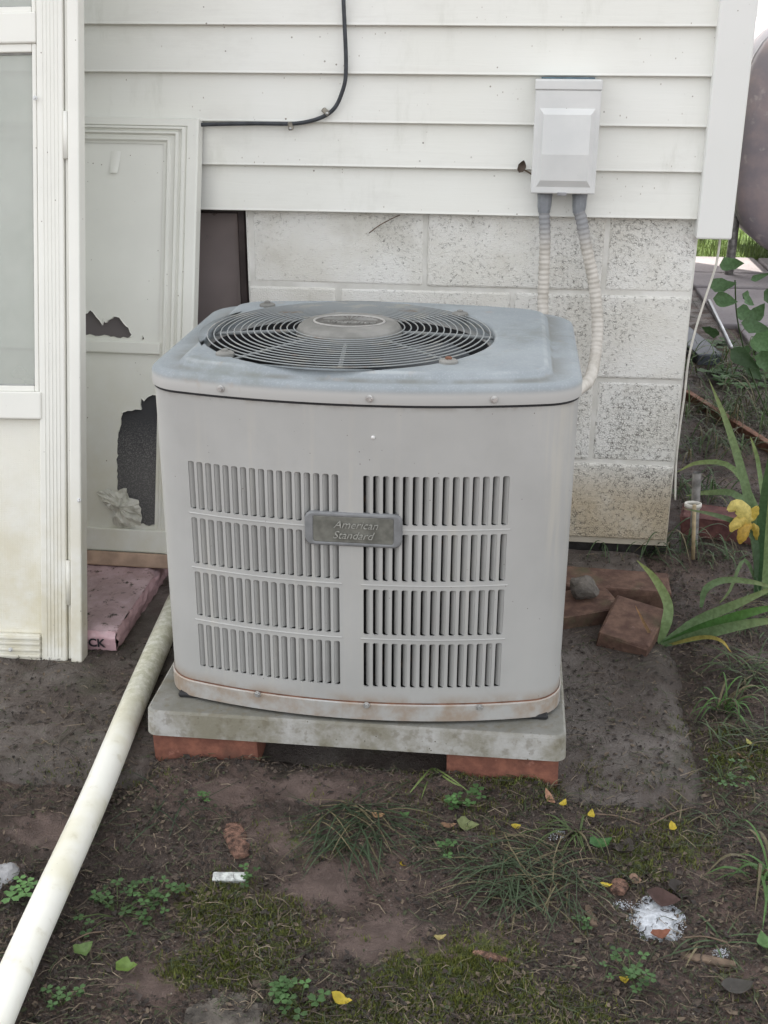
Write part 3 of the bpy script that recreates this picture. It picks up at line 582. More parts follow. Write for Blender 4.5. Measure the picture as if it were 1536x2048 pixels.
# ------------------------------------------------------------------ leaning storm door
def plane_local(px, py, Mw):
    n_ = (Mw.to_3x3() @ Vector((0, 1, 0))); o_ = Mw.translation; d = ray(px, py); t = (o_-CAM).dot(n_)/d.dot(n_); return Mw.inverted() @ (CAM+d*t)
lean = math.atan(.315); db = G(165, 1325, -.03)
rotD = (Matrix.Rotation(-lean, 3, 'X') @ Matrix.Rotation(R(-1.35), 3, 'Y')).to_euler()
door = thing('storm_door', 'white aluminium storm door with dusty glass leaning against the siding', 'storm door', db, rotD)
MD = Matrix.Translation(db) @ rotD.to_matrix().to_4x4()
def DL(px, py): v = plane_local(px, py, MD); return v.x, v.z
DW, DH, DT = .84, 2.12, .032
xin = DL(75, 450)[0]; xstile = DL(129, 700)[0]; xch = DL(139, 700)[0]
zk0, zk1 = DL(40, 1268)[1], DL(40, 838)[1]; zg0, zg1 = DL(30, 783)[1], DL(30, 86)[1]; zu0 = DL(30, 24)[1]
def dpart(name, a, b, mat=DOORP, r=.003): return MB().bbox(a, b, r, 2).build(name, mat, door, local=True)
dpart('hinge_channel', (xch, -.004, 0), (0, DT, DH)); dpart('hinge_tube', (xstile+.001, .006, .004), (xch-.001, DT-.004, DH-.004))
for zz in (DL(130, 270)[1], DL(130, 1165)[1]): MB().tube([(xstile/2+xch/2, .001, zz-.045), (xstile/2+xch/2, .001, zz+.045)], .0052, 10).build('hinge_knuckle', DOORP, door, local=True)
dpart('stile', (xin, 0, 0), (xstile, DT, DH))
for k_ in range(5): dpart('flute', (xin+.012+.0075*k_, -.0012, .01), (xin+.0135+.0075*k_, .001, DH-.01), r=.0006)
dpart('stile', (-DW, 0, 0), (-DW+.055, DT, DH))
bx0, bx1 = -DW+.0555, xin-.0005
dpart('bottom_rail', (bx0, -.002, .0), (bx1, DT, zk0)); dpart('lock_rail', (bx0, -.004, zk1), (bx1+.006, DT, zg0)); dpart('cross_rail', (bx0, -.001, zg1), (bx1, DT, zu0)); dpart('top_rail', (bx0, 0, DH-.06), (bx1, DT, DH))
for zz in (.010, zk0*.42, zk0*.66, zk0*.86): dpart('rail_bead', (bx0, -.006, zz-.003), (bx1, -.0015, zz+.003), r=.0015)
dpart('kick_panel', (bx0, .012, zk0), (bx1, .02, zk1), KICK, .001)
dpart('glass_pane', (bx0, .014, zg0), (bx1, .0175, zg1), DGLASS, .0005); dpart('glass_pane', (bx0, .014, zu0), (bx1, .0175, DH-.06), DGLASS, .0005)
GASK = plain('grey_gasket', (.30, .30, .29), .6, .3)
for z_a, z_b in ((zg0, zg1), (zu0, DH-.06)):
    for a, b in (((bx1-.010, .004, z_a), (bx1-.001, .0135, z_b)), ((bx0, .0045, z_a), (bx1-.0105, .0135, z_a+.012)), ((bx0, .0045, z_b-.016), (bx1-.0105, .0135, z_b))):
        dpart('glazing_bead', a, b, DOORP, .002)
    dpart('gasket', (bx1-.0125, .010, z_a+.0125), (bx1-.0103, .0138, z_b-.0165), GASK, .0004); dpart('gasket', (bx0, .010, z_a+.0123), (bx1-.013, .0138, z_a+.0145), GASK, .0004); dpart('gasket', (bx0, .010, z_b-.019), (bx1-.013, .0138, z_b-.0163), GASK, .0004)
for px, py in ((24, 1298), (160, 1000), (213/2.926, 198)):
    x_, z_ = DL(px, py); o = inst(scm, 'screw', door, (x_, -.006 if px < 100 else -.0045, z_), scale=(.8, 1, .8))

# ------------------------------------------------------------------ old door panel behind it
lp = math.atan(.297); ptop = W(392, 237, -.051)
zbot = .052; ybot = -.051-.297*(ptop.z-zbot)
rotP = Euler((-lp, R(.4), 0)); panel = thing('door_panel', 'old white panelled door with peeling skin leaning behind the storm door', 'door', (ptop.x, ybot, zbot), rotP)
MP = Matrix.Translation((ptop.x, ybot, zbot)) @ rotP.to_matrix().to_4x4()
def PLc(px, py): v = plane_local(px, py, MP); return v.x, v.z
ph = (ptop.z-zbot)/math.cos(lp); pw = .80
xi = PLc(322, 400)[0]; zt = PLc(250, 285)[1]; zr1, zr0 = PLc(230, 682)[1], PLc(230, 706)[1]; zb0 = PLc(250, 1058)[1]
def rectr(l, r_, b, t, y): return [(l, y, b), (r_, y, b), (r_, y, t), (l, y, t)]
def frame(prof):       # nested rectangles : inset from the outer edge, depth
    k = (ph-zt)/(-xi)
    rings = [rectr(-pw+i_, -i_, 0+min(i_, .0)+0, ph-i_*k, y_) for i_, y_ in prof]; mb = MB().loft(rings, True); mb.f = [f for f in mb.f]; return mb
wi = -xi
frame([(0, .036), (0, .0), (.003, -.003), (wi*.30, -.003), (wi*.33, .001), (wi*.36, -.006), (wi*.44, -.006), (wi*.47, .000), (wi*.52, .002), (wi*.56, -.004), (wi*.62, -.004), (wi*.67, .004), (wi*.78, .005), (wi*.81, .002), (wi*.86, .002), (wi*.92, .008), (wi, .010)]).build('moulding', PANELP, panel, local=True)
MB().bbox((-pw+wi-.01, .003, zr0), (xi+.004, .02, zr1), .003).build('mid_rail', PANELP, panel, local=True)
MB().bbox((-pw+.004, -.0015, .0), (-.004, .03, zb0), .003).build('bottom_rail', PANELP, panel, local=True)
MB().bbox((-pw-.01, -.006, -.034), (.012, .038, -.0006), .003).build('bare_wood_sill', TAN, panel, local=True)
MB().box((-pw+.01, .0165, .005), (-.01, .034, ph-.02)).build('core', CORE, panel, local=True)
def jag(pts, amp, seed):
    rnd = random.Random(seed); o = []
    for i, p in enumerate(pts):
        q = pts[(i+1) % len(pts)]; L = math.hypot(q[0]-p[0], q[1]-p[1]); n_ = max(1, int(L/6))
        for k in range(n_): t = k/n_; o.append((p[0]+(q[0]-p[0])*t+rnd.uniform(-amp, amp), p[1]+(q[1]-p[1])*t+rnd.uniform(-amp, amp)))
    return o
def skin(name, zl, zh, holes):
    o = [(-pw+wi-.006, zl), (xi+.006, zl), (xi+.006, zh), (-pw+wi-.006, zh)]; loops = [[Vector((x, z_, 0)) for x, z_ in o]]
    for h_ in holes:
        q_ = [PLc(*p) for p in h_]; loops.append([Vector((min(x, xi+.004-.0002*(i % 5)), z_, 0)) for i, (x, z_) in enumerate(q_)])
    tri = geometry.tessellate_polygon(loops); pts = [p for l in loops for p in l]; mb = MB(); mb.add([(p.x, .0115, p.y) for p in pts], [t[::-1] if (pts[t[1]]-pts[t[0]]).cross(pts[t[2]]-pts[t[0]]).z < 0 else t for t in tri])
    n0 = len(loops[0])
    for l in loops[1:]:
        mb.add([(p.x, .0115, p.y) for p in l]+[(p.x, .016, p.y) for p in l], [(i, (i+1) % len(l), len(l)+(i+1) % len(l), len(l)+i) for i in range(len(l))]); 
        cn = sum(l, Vector())/len(l); rn_ = random.Random(len(l)); lip = []
        for p in l: k_ = rn_.uniform(.0006, .0034); dv_ = (cn-p).normalized(); lip.append((p.x+dv_.x*k_, .0115-rn_.uniform(.0005, .0035), p.y+dv_.y*k_))
        mb.add([(p.x, .0115, p.y) for p in l]+lip, [(i, (i+1) % len(l), len(l)+(i+1) % len(l), len(l)+i) for i in range(len(l))])
    mb.build(name, PANELP, panel, local=True)
up_hole = jag([(120, 640), (150, 630), (165, 628), (176, 618), (186, 628), (195, 640), (201, 648), (205, 634), (209, 646), (225, 632), (237, 634), (250, 650), (261, 669), (258, 676), (200, 672), (120, 668)], 2.0, 3)
skin('upper_skin', zr1-.004, zt+.004, [up_hole, jag([(280, 681), (283, 668), (287, 680)], .6, 4)])
lo_hole = jag([(241, 826), (240, 822), (280, 818), (279, 795), (285, 801), (296, 790), (318, 786), (321, 900), (321, 1050), (290, 1054), (262, 1040), (245, 1010), (232, 985), (229, 930), (230, 880), (238, 850)], 1.6, 5)
skin('lower_skin', zb0-.004, zr0+.004, [lo_hole])
fa = jag([(190, 985), (215, 978), (233, 985), (247, 975), (252, 978), (258, 995), (275, 1000), (281, 1030), (282, 1050), (262, 1055), (240, 1056), (226, 1050), (228, 1030), (212, 1012), (200, 1000)], 1.5, 8)
pts = [Vector((*PLc(*p), 0)) for p in fa]; cen = sum(pts, Vector())/len(pts); fm = MB(); rings = []
for s_ in (1., .75, .5, .25, .02):
    rings.append([(cen.x+(p.x-cen.x)*s_, .006-.016*(1-s_)-.012*noise.noise((p.x*60*s_, p.y*60*s_, 3))-.006*noise.noise((p.x*150*s_, p.y*150, 5)), cen.y+(p.y-cen.y)*s_) for p in pts])
fm.loft(rings, True); fm.build('peeled_flap', FLAP, panel, local=True)
tg = [PLc(218, 300), PLc(238, 345)]; fm = MB().grid(lambda u, v: (tg[0][0]+(tg[1][0]-tg[0][0])*u*(1-.25*v), .0113-.005*v*v-.002*math.sin(u*3.1), tg[0][1]+(tg[1][1]-tg[0][1])*v), 6, 8); fm.build('peeling_tongue', PANELP, panel, local=True)

# ------------------------------------------------------------------ pink foam boards in film
fr = G(215, 1258, .02); 
fb = thing('foam_insulation', 'plastic wrapped pink foam boards lying under the leaning white doors', 'insulation', (-1.35, -.47, -.03))
x0, x1, y0, y1 = -1.95, -1.185, -.638, -.20
def fbox(u, v):      # wrinkled wrap : section around the front, top and right side
    return None
def wrapped(x0, x1, y0, y1, z0, z1, seed, name):
    mb = MB(); n_ = 40
    def dis(p, a): p = Vector(p); return a*noise.noise((p.x*38+seed, p.y*16, p.z*60))+a*.5*noise.noise((p.x*90, p.y*60+seed, p.z*90))
    mb.grid(lambda u, v: (x0+(x1-x0)*u, y0+(y1-y0)*v, z1-.006*((abs(2*u-1))**40+abs(2*v-1)**30)+dis((u, v, 0), .004)), 70, 40)
    mb.grid(lambda u, v: (x0+(x1-x0)*u, y0-.004*math.sin(math.pi*v)+dis((u*2, 0, v), .006), z0+(z1-z0-.005)*v), 70, 8)
    mb.grid(lambda u, v: (x1+.004*math.sin(math.pi*v)+dis((0, u*2, v), .006), y0+(y1-y0)*u, z0+(z1-z0-.005)*v), 50, 8)
    mb.grid(lambda u, v: (x0, y1+(y0-y1)*u, z0+(z1-z0-.005)*v), 2, 2); mb.grid(lambda u, v: (x1+(x0-x1)*u, y1, z0+(z1-z0-.005)*v), 2, 2)
    return mb.build(name, FOAM, fb)
wrapped(x0, x1, y0, y1, -.030, .0195, 1.7, 'foam_board')
o = inst(lettering('ROCK', .026, 0, 'printed_lettering', INK, .0003, .0006), 'printed_lettering', fb, Vector((-1.246+.004, y0-.0095, -.018))-fb.location, (R(90), 0, 0))

# ------------------------------------------------------------------ white pipe
pp = [G(319, 1300, -.0045), G(276, 1400, -.005), G(236, 1500, -.006), G(197, 1600, -.012), G(133, 1740, -.022), G(65, 1890, -.028), G(30, 1975, -.03)]
d0 = (pp[0]-pp[1]).normalized(); a_, b_ = pp[0]+d0*.22, pp[-1]+(pp[-1]-pp[-2]).normalized()*.5
pts = [a_+(b_-a_)*(i/40) for i in range(41)]
for i, p in enumerate(pts):     # follow the line seen in the photo, resting on apron and soil
    y = p.y; 
    x = np.interp(-y, [-q.y for q in [a_]+pp+[b_]], [q.x for q in [a_]+pp+[b_]]); zz = np.interp(-y, [.4, 1.05, 1.25, 2.1], [-.0045, -.0055, -.018, -.040])
    p.x = float(x)-.006; p.z = float(zz)
pts = [pts[0]]+[(pts[i-1]+pts[i]*2+pts[i+1])/4 for i in range(1, 40)]+[pts[-1]]
for _ in range(12): pts = [pts[0]]+[(pts[i-1]+pts[i]*2+pts[i+1])/4 for i in range(1, 40)]+[pts[-1]]
tag(MB().tube(pts, .0242, 24).build('drain_pipe', PVC, origin=tuple(pts[20])), 'long white plastic pipe with green algae lying on the ground left of the unit', 'pipe')

# ------------------------------------------------------------------ disconnect box, conduits, cables
bx = thing('disconnect_box', 'pale grey electrical disconnect box mounted on the white siding', 'electrical box', (-.311, -.026, .838))
X0, X1, ZA, ZB, YW = -.3785, -.2425, .838, 1.063, -.095
MB().bbox((X0+.004, YW+.008, ZA), (X1-.004, -.02, ZB), .003).build('enclosure', BOXP, bx)
cv = MB(); 
def rc(i_, y, zt_=0., top=0.): return [(X0+i_, y, ZA+i_), (X1-i_, y, ZA+i_), (X1-i_, y, ZB-.016-i_-top), (X0+i_, y, ZB-.016-i_-top)]
zA, zB = ZA+.014, ZB-.052
def emb(ix, z_a, z_b, y): return [(X0+ix, y, z_a), (X1-ix, y, z_a), (X1-ix, y, z_b), (X0+ix, y, z_b)]
cv.loft([rc(0, YW+.03), rc(0, YW+.002), rc(.002, YW), emb(.010, zA, zB, YW-.0004), emb(.019, zA+.014, zB-.012, YW-.0085)], True)
zm = (zA+zB)/2-.012; xa_, xb_ = X0+.019, X1-.019; e0, e1 = zA+.014, zB-.012; yy = YW-.0085
cv.add([(xa_, yy, e0), (xb_, yy, e0), (xb_, yy-.006, zm), (xa_, yy-.006, zm), (xb_, yy, e1), (xa_, yy, e1)], [(0, 1, 2, 3), (3, 2, 4, 5), (1, 4, 2), (0, 3, 5)])
cv.build('cover', BOXP, bx)
MB().bbox((X0-.001, YW-.002, ZB-.0155), (X1+.001, -.02, ZB+.004), .002).build('hood', BOXP, bx)
MB().bbox((-.322, YW-.003, ZA-.004), (-.302, YW+.004, ZA+.003), .001).build('latch', plain('latch_zinc', (.35, .36, .38), .3, .2, 60, metal=.7), bx)
MB().box((X0+.012, -.034, ZB+.0045), (X1-.012, -.025, ZB+.0075)).build('sealant', BLUE, bx)
def connector(x, y, z1, parent):
    prof = [(.0165, 0), (.0165, -.006), (.0158, -.012), (.0152, -.03), (.0135, -.040), (.0132, -.044)]
    MB().loft([[(x+r_*math.cos(R(30*i)), y+r_*math.sin(R(30*i)), z1+dz) for i in range(12)] for r_, dz in prof], True, True, True).build('connector', CONN, parent)
def conduit(label, path, rad, top):
    o = thing('conduit', label, 'conduit', top); p = smoothpath(path, 26); L = 0; rr = []; pts = []
    # even steps for even corrugation
    seg = [0.]
    for a, b in zip(p, p[1:]): seg.append(seg[-1]+(b-a).length)
    N = int(seg[-1]/.0022); j = 0
    for i in range(N+1):
        s_ = seg[-1]*i/N
        while j < len(seg)-2 and seg[j+1] < s_: j += 1
        t = (s_-seg[j])/max(1e-9, seg[j+1]-seg[j]); pts.append(p[j].lerp(p[j+1], t)); rr.append(rad*(1+.06*math.sin(i*2*math.pi/5.)))
    MB().tube(pts, rr, 14).build('flexible_sleeve', COND, o); connector(top[0], top[1], top[2], o); return o
cy = -.058
c1 = W(1090, 388, cy); c2 = W(1160, 388, cy)
conduit('left ribbed conduit running straight down behind the air conditioner', [(c1.x, cy, ZA-.04), W(1090, 480, cy), W(1088, 540, -.06), W(1086, 600, -.065), W(1085, 680, -.10), W(1082, 745, -.2), (-.37, -.42, .36)], .0122, (c1.x, cy, ZA))
conduit('right ribbed conduit curving in beside the air conditioner', [(c2.x, cy, ZA-.04), W(1163, 440, cy), W(1172, 490, cy), W(1188, 570, -.06), W(1195, 650, -.075), W(1190, 715, -.11), W(1178, 760, -.19), W(1150, 785, -.33), (-.315, -.44, .44)], .0128, (c2.x, cy, ZA))
cp = smoothpath([(-.80, -.034, 3.2), (-.80, -.034, 2.2), (-.795, -.034, 1.6), W(684, -120, -.034), W(687, 0, -.034), W(692, 130, -.034), W(685, 182, -.034), W(660, 225, -.034), W(600, 246, -.034), W(500, 247, -.034), W(380, 250, -.032), W(200, 256, -.030)], 10)
tag(MB().tube(cp, .0044, 10).build('black_cable', BLACKC, origin=tuple(cp[0])), 'black cable bending down and left across the white siding', 'cable')
for px, py, an, t_ in ((652, 224, 50, 'bend'), (581, 253, 5, 'straight run')):
    p = W(px, py, -.036); o = thing('cable_clip', 'small metal clip holding the %s of the black cable' % t_, 'cable clip', p, (0, R(-an), 0), 'cable clips on the siding')
    MB().bbox((-.005, -.005, -.008), (.005, .010, .010), .002, 1).build('saddle', CLIP, o, local=True); MB().tube([(0, -.0075, -.004), (0, .012, -.004)], .0032, 8).build('nail', SCREW, o, local=True)
wp = smoothpath([W(1441, 440, .01), W(1440, 478, .0), W(1432, 530, -.006), W(1412, 592, -.008), W(1391, 660, -.008), W(1377, 720, -.008), W(1369, 790, -.008), W(1359, 860, -.008), W(1352, 930, -.008), W(1350, 1000, -.006)], 8)
tag(MB().tube(wp, .0026, 8).build('white_wire', WHITEW, origin=tuple(wp[1])), 'thin cream wire hanging from the house corner down to the soil', 'wire')
# dead leaf caught in a web beside the box
def leafmesh(l, w_, curl, seed, mat=LITTER, c=(.1, .07, .05), heart=False):
    mb = MB(); rnd = random.Random(seed); n_ = 6; rows = []
    for i in range(n_+1):
        t = i/n_; ww = w_*.5*(math.sin(math.pi*min(1, t**(.55 if heart else .8)))**.8+.02)*(1+rnd.uniform(-.12, .12)); x = l*t
        zc = curl*l*(t-.5)**2*1.6 + rnd.uniform(-.02, .02)*l
        for s_ in (-1, -.5, 0, .5, 1): rows.append((x, s_*ww, zc+abs(s_)*ww*.45*(1+rnd.uniform(-.4, .4))))
    fs = [(i*5+j, (i+1)*5+j, (i+1)*5+j+1, i*5+j+1) for i in range(n_) for j in range(4)]
    mb.add(rows, fs, c, True); return mb.mesh('leaf', mat)
def leaf(name, label, cat, loc, l, w_, rot, c, curl=.5, seed=1, mat=LITTER, group=None, heart=False):
    o = bpy.data.objects.new(name, leafmesh(l, w_, curl, seed, mat, c, heart)); col.objects.link(o); o.location = loc; o.rotation_euler = rot; tag(o, label, cat, group); return o
p = W(1040, 345, -.034); leaf('dead_leaf', 'dead brown leaf caught on the siding left of the electrical box', 'leaf', p, .028, .018, (R(80), R(-70), 0), (.10, .075, .06), 1.2, 4)
tw = MB().tube([W(1046, 338, -.036), W(1058, 345, -.038), W(1066, 350, -.034)], .002, 5); tag(tw.build('cobweb_twig', LITTER if False else BARK, origin=tuple(W(1050, 340, -.036))), 'twisted twig end stuck between dead leaf and electrical box', 'twig')
tw = MB().tube(smoothpath([W(738, 466, -.012), W(760, 450, -.014), W(786, 436, -.016), W(800, 430, -.014)]), .0013, 5); tag(tw.build('dangling_twig', BARK, origin=tuple(W(760, 450, -.014))), 'thin twig hanging under the lowest siding board above the blocks', 'twig')

# ------------------------------------------------------------------ beyond the corner: tank, patio things
tk = thing('oil_tank', 'large rusty maroon oil tank on legs behind the house corner', 'tank', (1.04, 4.2, -.03))
def stad(hw, zc0, zc1, y, ins=0):
    o = []
    for i in range(17): t = math.pi*i/16; o.append((1.045+(hw-ins)*math.cos(t), y, zc1+(hw-ins)*math.sin(t)))
    for i in range(17): t = math.pi+math.pi*i/16; o.append((1.045+(hw-ins)*math.cos(t), y, zc0+(hw-ins)*math.sin(t)))
    return o
MB().loft([stad(.35, .47, .95, 3.45, .30), stad(.35, .47, .95, 3.46, .20), stad(.35, .47, .95, 3.50, .05), stad(.35, .47, .95, 3.54, .01), stad(.35, .47, .95, 3.56, 0), stad(.35, .47, .95, 4.95, 0), stad(.35, .47, .95, 5.0, .05)], True, True, True, smooth=True).build('shell', TANK, tk)
MB().loft([stad(.354, .47, .95, 3.60), stad(.354, .47, .95, 3.63)], True, smooth=True).build('weld_band', TANK, tk)
for lx in (.735, 1.355):
    for ly in (3.70, 4.75): MB().tube([(lx, ly, -.03), (lx, ly, .36)], .024, 12).build('leg', STEEL, tk); 
# edging, tray, rod, stakes
a_, b_ = G(1372, 788, -.005), G(1560, 908, -.005); d = (b_-a_); L = d.length; 
o = MB().bbox((0, -.012, 0), (L, .012, .045), .003).build('edging_strip', RUST); o.location = (a_.x, a_.y, -.035); o.rotation_euler = (0, 0, math.atan2(d.y, d.x)); tag(o, 'rusty brown edging strip crossing the soil behind the house corner', 'garden edging')
a_ = G(1388, 600, 0); o = MB().bbox((-.05, -.3, 0), (.05, .3, .06), .006).build('slate_tray', TRAY); o.location = (.33, 2.15, -.04); o.rotation_euler = (0, 0, R(8)); tag(o, 'dark slate grey box lying beside the block wall behind the corner', 'box')
tag(MB().tube([W(1418, 602, 1.75), W(1462, 695, 1.45)], .008, 8).build('silver_rod', SILVER, origin=tuple(W(1440, 650, 1.6))), 'silver metal rod leaning at the patio edge behind the wire', 'rod')
def stake(label, pb, pt, rad, mat, hollow):
    a_, b_ = Vector(pb), Vector(pt); mb = MB(); mb.tube([a_, b_], rad, 12, caps=not hollow)
    if hollow: mb.tube([b_, a_], rad*.72, 12, caps=False); 
    return tag(mb.build('stake', mat, origin=tuple(a_)), label, 'stake')
stake('galvanised pipe stake standing in the soil by the house corner', W(1387, 1090, .03), W(1394, 945, .03), .0105, STEEL, True)
stake('thin bamboo cane stuck in the soil below the wire clamp', W(1386, 1118, -.04), W(1389, 1010, -.04), .0045, CANE, False)
cl = MB(); c_ = W(1386, 1010, -.022); n_ = 20
cl.loft([[(c_.x+(.019+.002*math.cos(2*math.pi*q/6))*math.cos(2*math.pi*j/n_), c_.y+(.014+.002*math.cos(2*math.pi*q/6))*math.sin(2*math.pi*j/n_), c_.z+.006*math.sin(2*math.pi*q/6)) for q in range(6)] for j in range(n_+1)], True, smooth=True)
tag(cl.build('wire_clamp', WHITEW, origin=tuple(c_)), 'white ring clamp around the top of the bamboo cane', 'clamp')
# bricks and rocks right of the unit
brick('mossy brick lying flat against the wall behind the rock', G(1225, 1165, -.0), (R(2), 0, R(-3)), BRICK2, .25, .10, .05).location.z = -.04
brick('tilted red brown brick in front of the iris leaves', G(1262, 1245, .0), (R(9), R(7), R(-20)), BRICK2, .112, .15, .055).location.z = -.044
brick('broken mossy brick carrying the rock beside the unit', G(1165, 1205, -.0), (R(2), R(-3), R(22)), BRICK2, .15, .11, .04).location.z = -.035
brick('dark maroon brick behind the stakes at the house corner', G(1440, 1045, -.0), (0, 0, R(-12)), brickmat('maroon_brick', (.16, .075, .065), (.09, .04, .04)), .19, .1, .055).location.z = -.03
def rock(name, label, loc, sx, sy, sz, mat, seed, cat='rock', sub=3):
    import bmesh
    bm = bmesh.new(); bmesh.ops.create_icosphere(bm, subdivisions=sub, radius=1)
    for v in bm.verts:
        c_ = v.co.copy(); k = 1+.28*noise.noise(c_*1.1+Vector((seed, 0, 0)))+.12*noise.noise(c_*3+Vector((seed, 5, 0)))+.04*noise.noise(c_*8+Vector((seed, 5, 0))); v.co = Vector((c_.x*sx*k, c_.y*sy*k, c_.z*sz*k))
    me_ = bpy.data.meshes.new(name); bm.to_mesh(me_); bm.free(); me_.materials.append(mat); o = bpy.data.objects.new(name, me_); col.objects.link(o); o.location = loc; return tag(o, label, cat)
p = G(1168, 1175, .03); rock('rock', 'grey brown rock resting on the broken brick beside the unit', (p.x, p.y, .03), .031, .028, .026, ROCKM, 3)
p = G(470, 2010, -.06); rock('rock', 'flat mossy rock half buried at the bottom edge of the photo', (p.x-.005, p.y-.012, -.078), .085, .048, .022, MROCK, 9).rotation_euler = (0, 0, R(22))
p = G(15, 1745, -.05); rock('stone', 'pale grey stone half buried at the left edge beside the pipe', (p.x-.012, p.y, -.064), .024, .036, .018, ROCK2, 12, 'stone')

# ------------------------------------------------------------------ plants
def gpt(px, py):      # point of the photo on the uneven ground
    z = -.05
    for _ in range(4): p = G(px, py, z); z = max(gz(p.x, p.y), apronz(p.x, p.y))
    return G(px, py, z)
def apronz(x, y):
    if y > 0 or x > .01 or y < -1.2: return -9
    return apron((x+2.3)/2.31, (y+1.2)/1.2)[2]
def blade(mb, pts, wid, c, fold=.25, tipc=None, side=None):
    pts = smoothpath(pts, 4); n_ = len(pts); vs_ = []; 
    for i, p in enumerate(pts):
        t = i/(n_-1); ww = wid*.5*min(1, .45+t*2.2)*(1-t**3.2)+.0002
        tg_ = (pts[min(i+1, n_-1)]-pts[max(i-1, 0)]).normalized()
        s_ = side or tg_.cross(fw); s_ = (s_-tg_*s_.dot(tg_)).normalized(); nn = s_.cross(tg_)
        vs_ += [p-s_*ww, p+nn*ww*fold, p+s_*ww]
    for i in range(n_-1):
        cc = c if tipc is None else tuple(a+(b-a)*(i/(n_-1))**2 for a, b in zip(c, tipc))
        mb.add(vs_[i*3:i*3+6], [(0, 1, 4, 3), (1, 2, 5, 4)], cc, True)
IG, IG2, IY = (.145, .225, .11), (.18, .265, .115), (.36, .33, .10)
def iris(label, base, blades):
    o = thing('iris_plant', label, 'iris', base)
    for pl, wid, c_ in blades:
        mb = MB(); blade(mb, pl, wid*.86, c_, .3, tuple(a_*b_ for a_, b_ in zip(c_, (1.5, 1.15, .9)))); mb.build('blade', VEG, o)
    return o
b1 = gpt(1318, 1288); yb = b1.y
iris('low iris with broad green blades spreading right beside the tilted brick', b1, [
    ([W(1318, 1290, yb), W(1333, 1245, yb), W(1335, 1205, yb+.02), W(1308, 1155, yb+.03), W(1273, 1120, yb+.02)], .026, IG2),
    ([W(1320, 1290, yb), W(1400, 1240, yb-.02), W(1480, 1205, yb-.05), W(1570, 1165, yb-.06)], .026, IG),
    ([W(1322, 1290, yb), W(1420, 1252, yb-.03), W(1500, 1225, yb-.06), W(1580, 1208, yb-.07)], .027, (.07, .17, .045)),
    ([W(1325, 1290, yb), W(1430, 1262, yb-.05), W(1510, 1245, yb-.08), W(1580, 1240, yb-.1)], .026, IG),
    ([W(1330, 1292, yb), W(1400, 1275, yb-.05), W(1440, 1280, yb-.1), W(1463, 1305, yb-.13)], .010, IY),
    ([W(1312, 1290, yb), W(1300, 1268, yb-.02), W(1285, 1240, yb-.03), W(1270, 1210, yb-.03)], .008, (.25, .17, .10)),
    ([W(1402, 1215, yb+.12), W(1412, 1178, yb+.12), W(1450, 1160, yb+.12), W(1510, 1165, yb+.1), W(1560, 1180, yb+.1)], .018, IG)])
b2 = gpt(1522, 1200); y2 = -.22
iris('tall iris with yellow flower at the right edge of the picture', (b2.x, y2, b2.z), [
    ([W(1520, 1200, y2), W(1508, 1060, y2), W(1488, 960, y2+.02), W(1455, 850, y2+.04), W(1417, 757, y2+.05)], .026, IG),
    ([W(1530, 1200, y2), W(1536, 1080, y2), W(1540, 960, y2)], .024, IG2), ([W(1516, 1200, y2), W(1518, 1100, y2-.02), W(1530, 980, y2-.02), W(1545, 880, y2-.02)], .026, (.045, .10, .04)),
    ([W(1510, 1195, y2), W(1512, 1090, y2-.03), W(1480, 1050, y2-.04), W(1430, 1030, y2-.05), W(1365, 1017, y2-.06)], .017, (.10, .16, .09)),
    ([W(1524, 1195, y2), W(1490, 1120, y2-.02), W(1460, 1180, y2-.05), W(1436, 1210, y2-.06)], .010, IG),
    ([W(1545, 1150, y2), W(1520, 950, y2+.1), W(1510, 900, y2+.1), W(1500, 872, y2+.1)], .012, IG2),
    ([W(1536, 1090, y2+.2), W(1480, 995, y2+.25), W(1420, 985, y2+.3), W(1370, 992, y2+.3)], .02, IG),
    ([W(1536, 1060, y2+.2), W(1470, 940, y2+.3), W(1400, 925, y2+.35), W(1352, 945, y2+.35)], .016, IG2)])
fl = thing('iris_flower', 'drooping yellow iris flower with two large petals', 'flower', W(1495, 1050, y2-.03))
fy = y2-.04
def petal(pts, wid, c_, nm='petal'):
    mb = MB(); P = smoothpath(pts, 4); n_ = len(P); vs_ = []
    for i, p in enumerate(P):
        t = i/(n_-1); ww = wid*.5*math.sin(math.pi*min(1, .12+t*.86))**.7; tg_ = (P[min(i+1, n_-1)]-P[max(i-1, 0)]).normalized(); s_ = tg_.cross(fw).normalized()
        for k in (-1, -.5, 0, .5, 1): vs_.append(p+s_*ww*k-fw*.006*(1-k*k)+fw*.003*math.sin(i*2.1+k*4))
    mb.add(vs_, [(i*5+j, i*5+j+1, (i+1)*5+j+1, (i+1)*5+j) for i in range(n_-1) for j in range(4)], c_, True); mb.build(nm, FLOWER, fl)
petal([W(1502, 1042, fy), W(1490, 1025, fy-.01), W(1472, 1012, fy-.015), W(1455, 1022, fy-.015)], .034, (.74, .62, .20))
petal([W(1500, 1045, fy), W(1484, 1040, fy-.012), W(1468, 1052, fy-.02), W(1462, 1064, fy-.02)], .024, (.72, .56, .15))
petal([W(1502, 1048, fy), W(1490, 1058, fy-.015), W(1484, 1075, fy-.02), W(1480, 1088, fy-.016)], .026, (.62, .40, .08))
petal([W(1500, 1042, fy), W(1508, 1025, fy), W(1515, 1012, fy)], .022, (.66, .50, .10)); petal([W(1503, 1048, fy), W(1512, 1060, fy), W(1512, 1080, fy+.005)], .016, (.55, .40, .08))
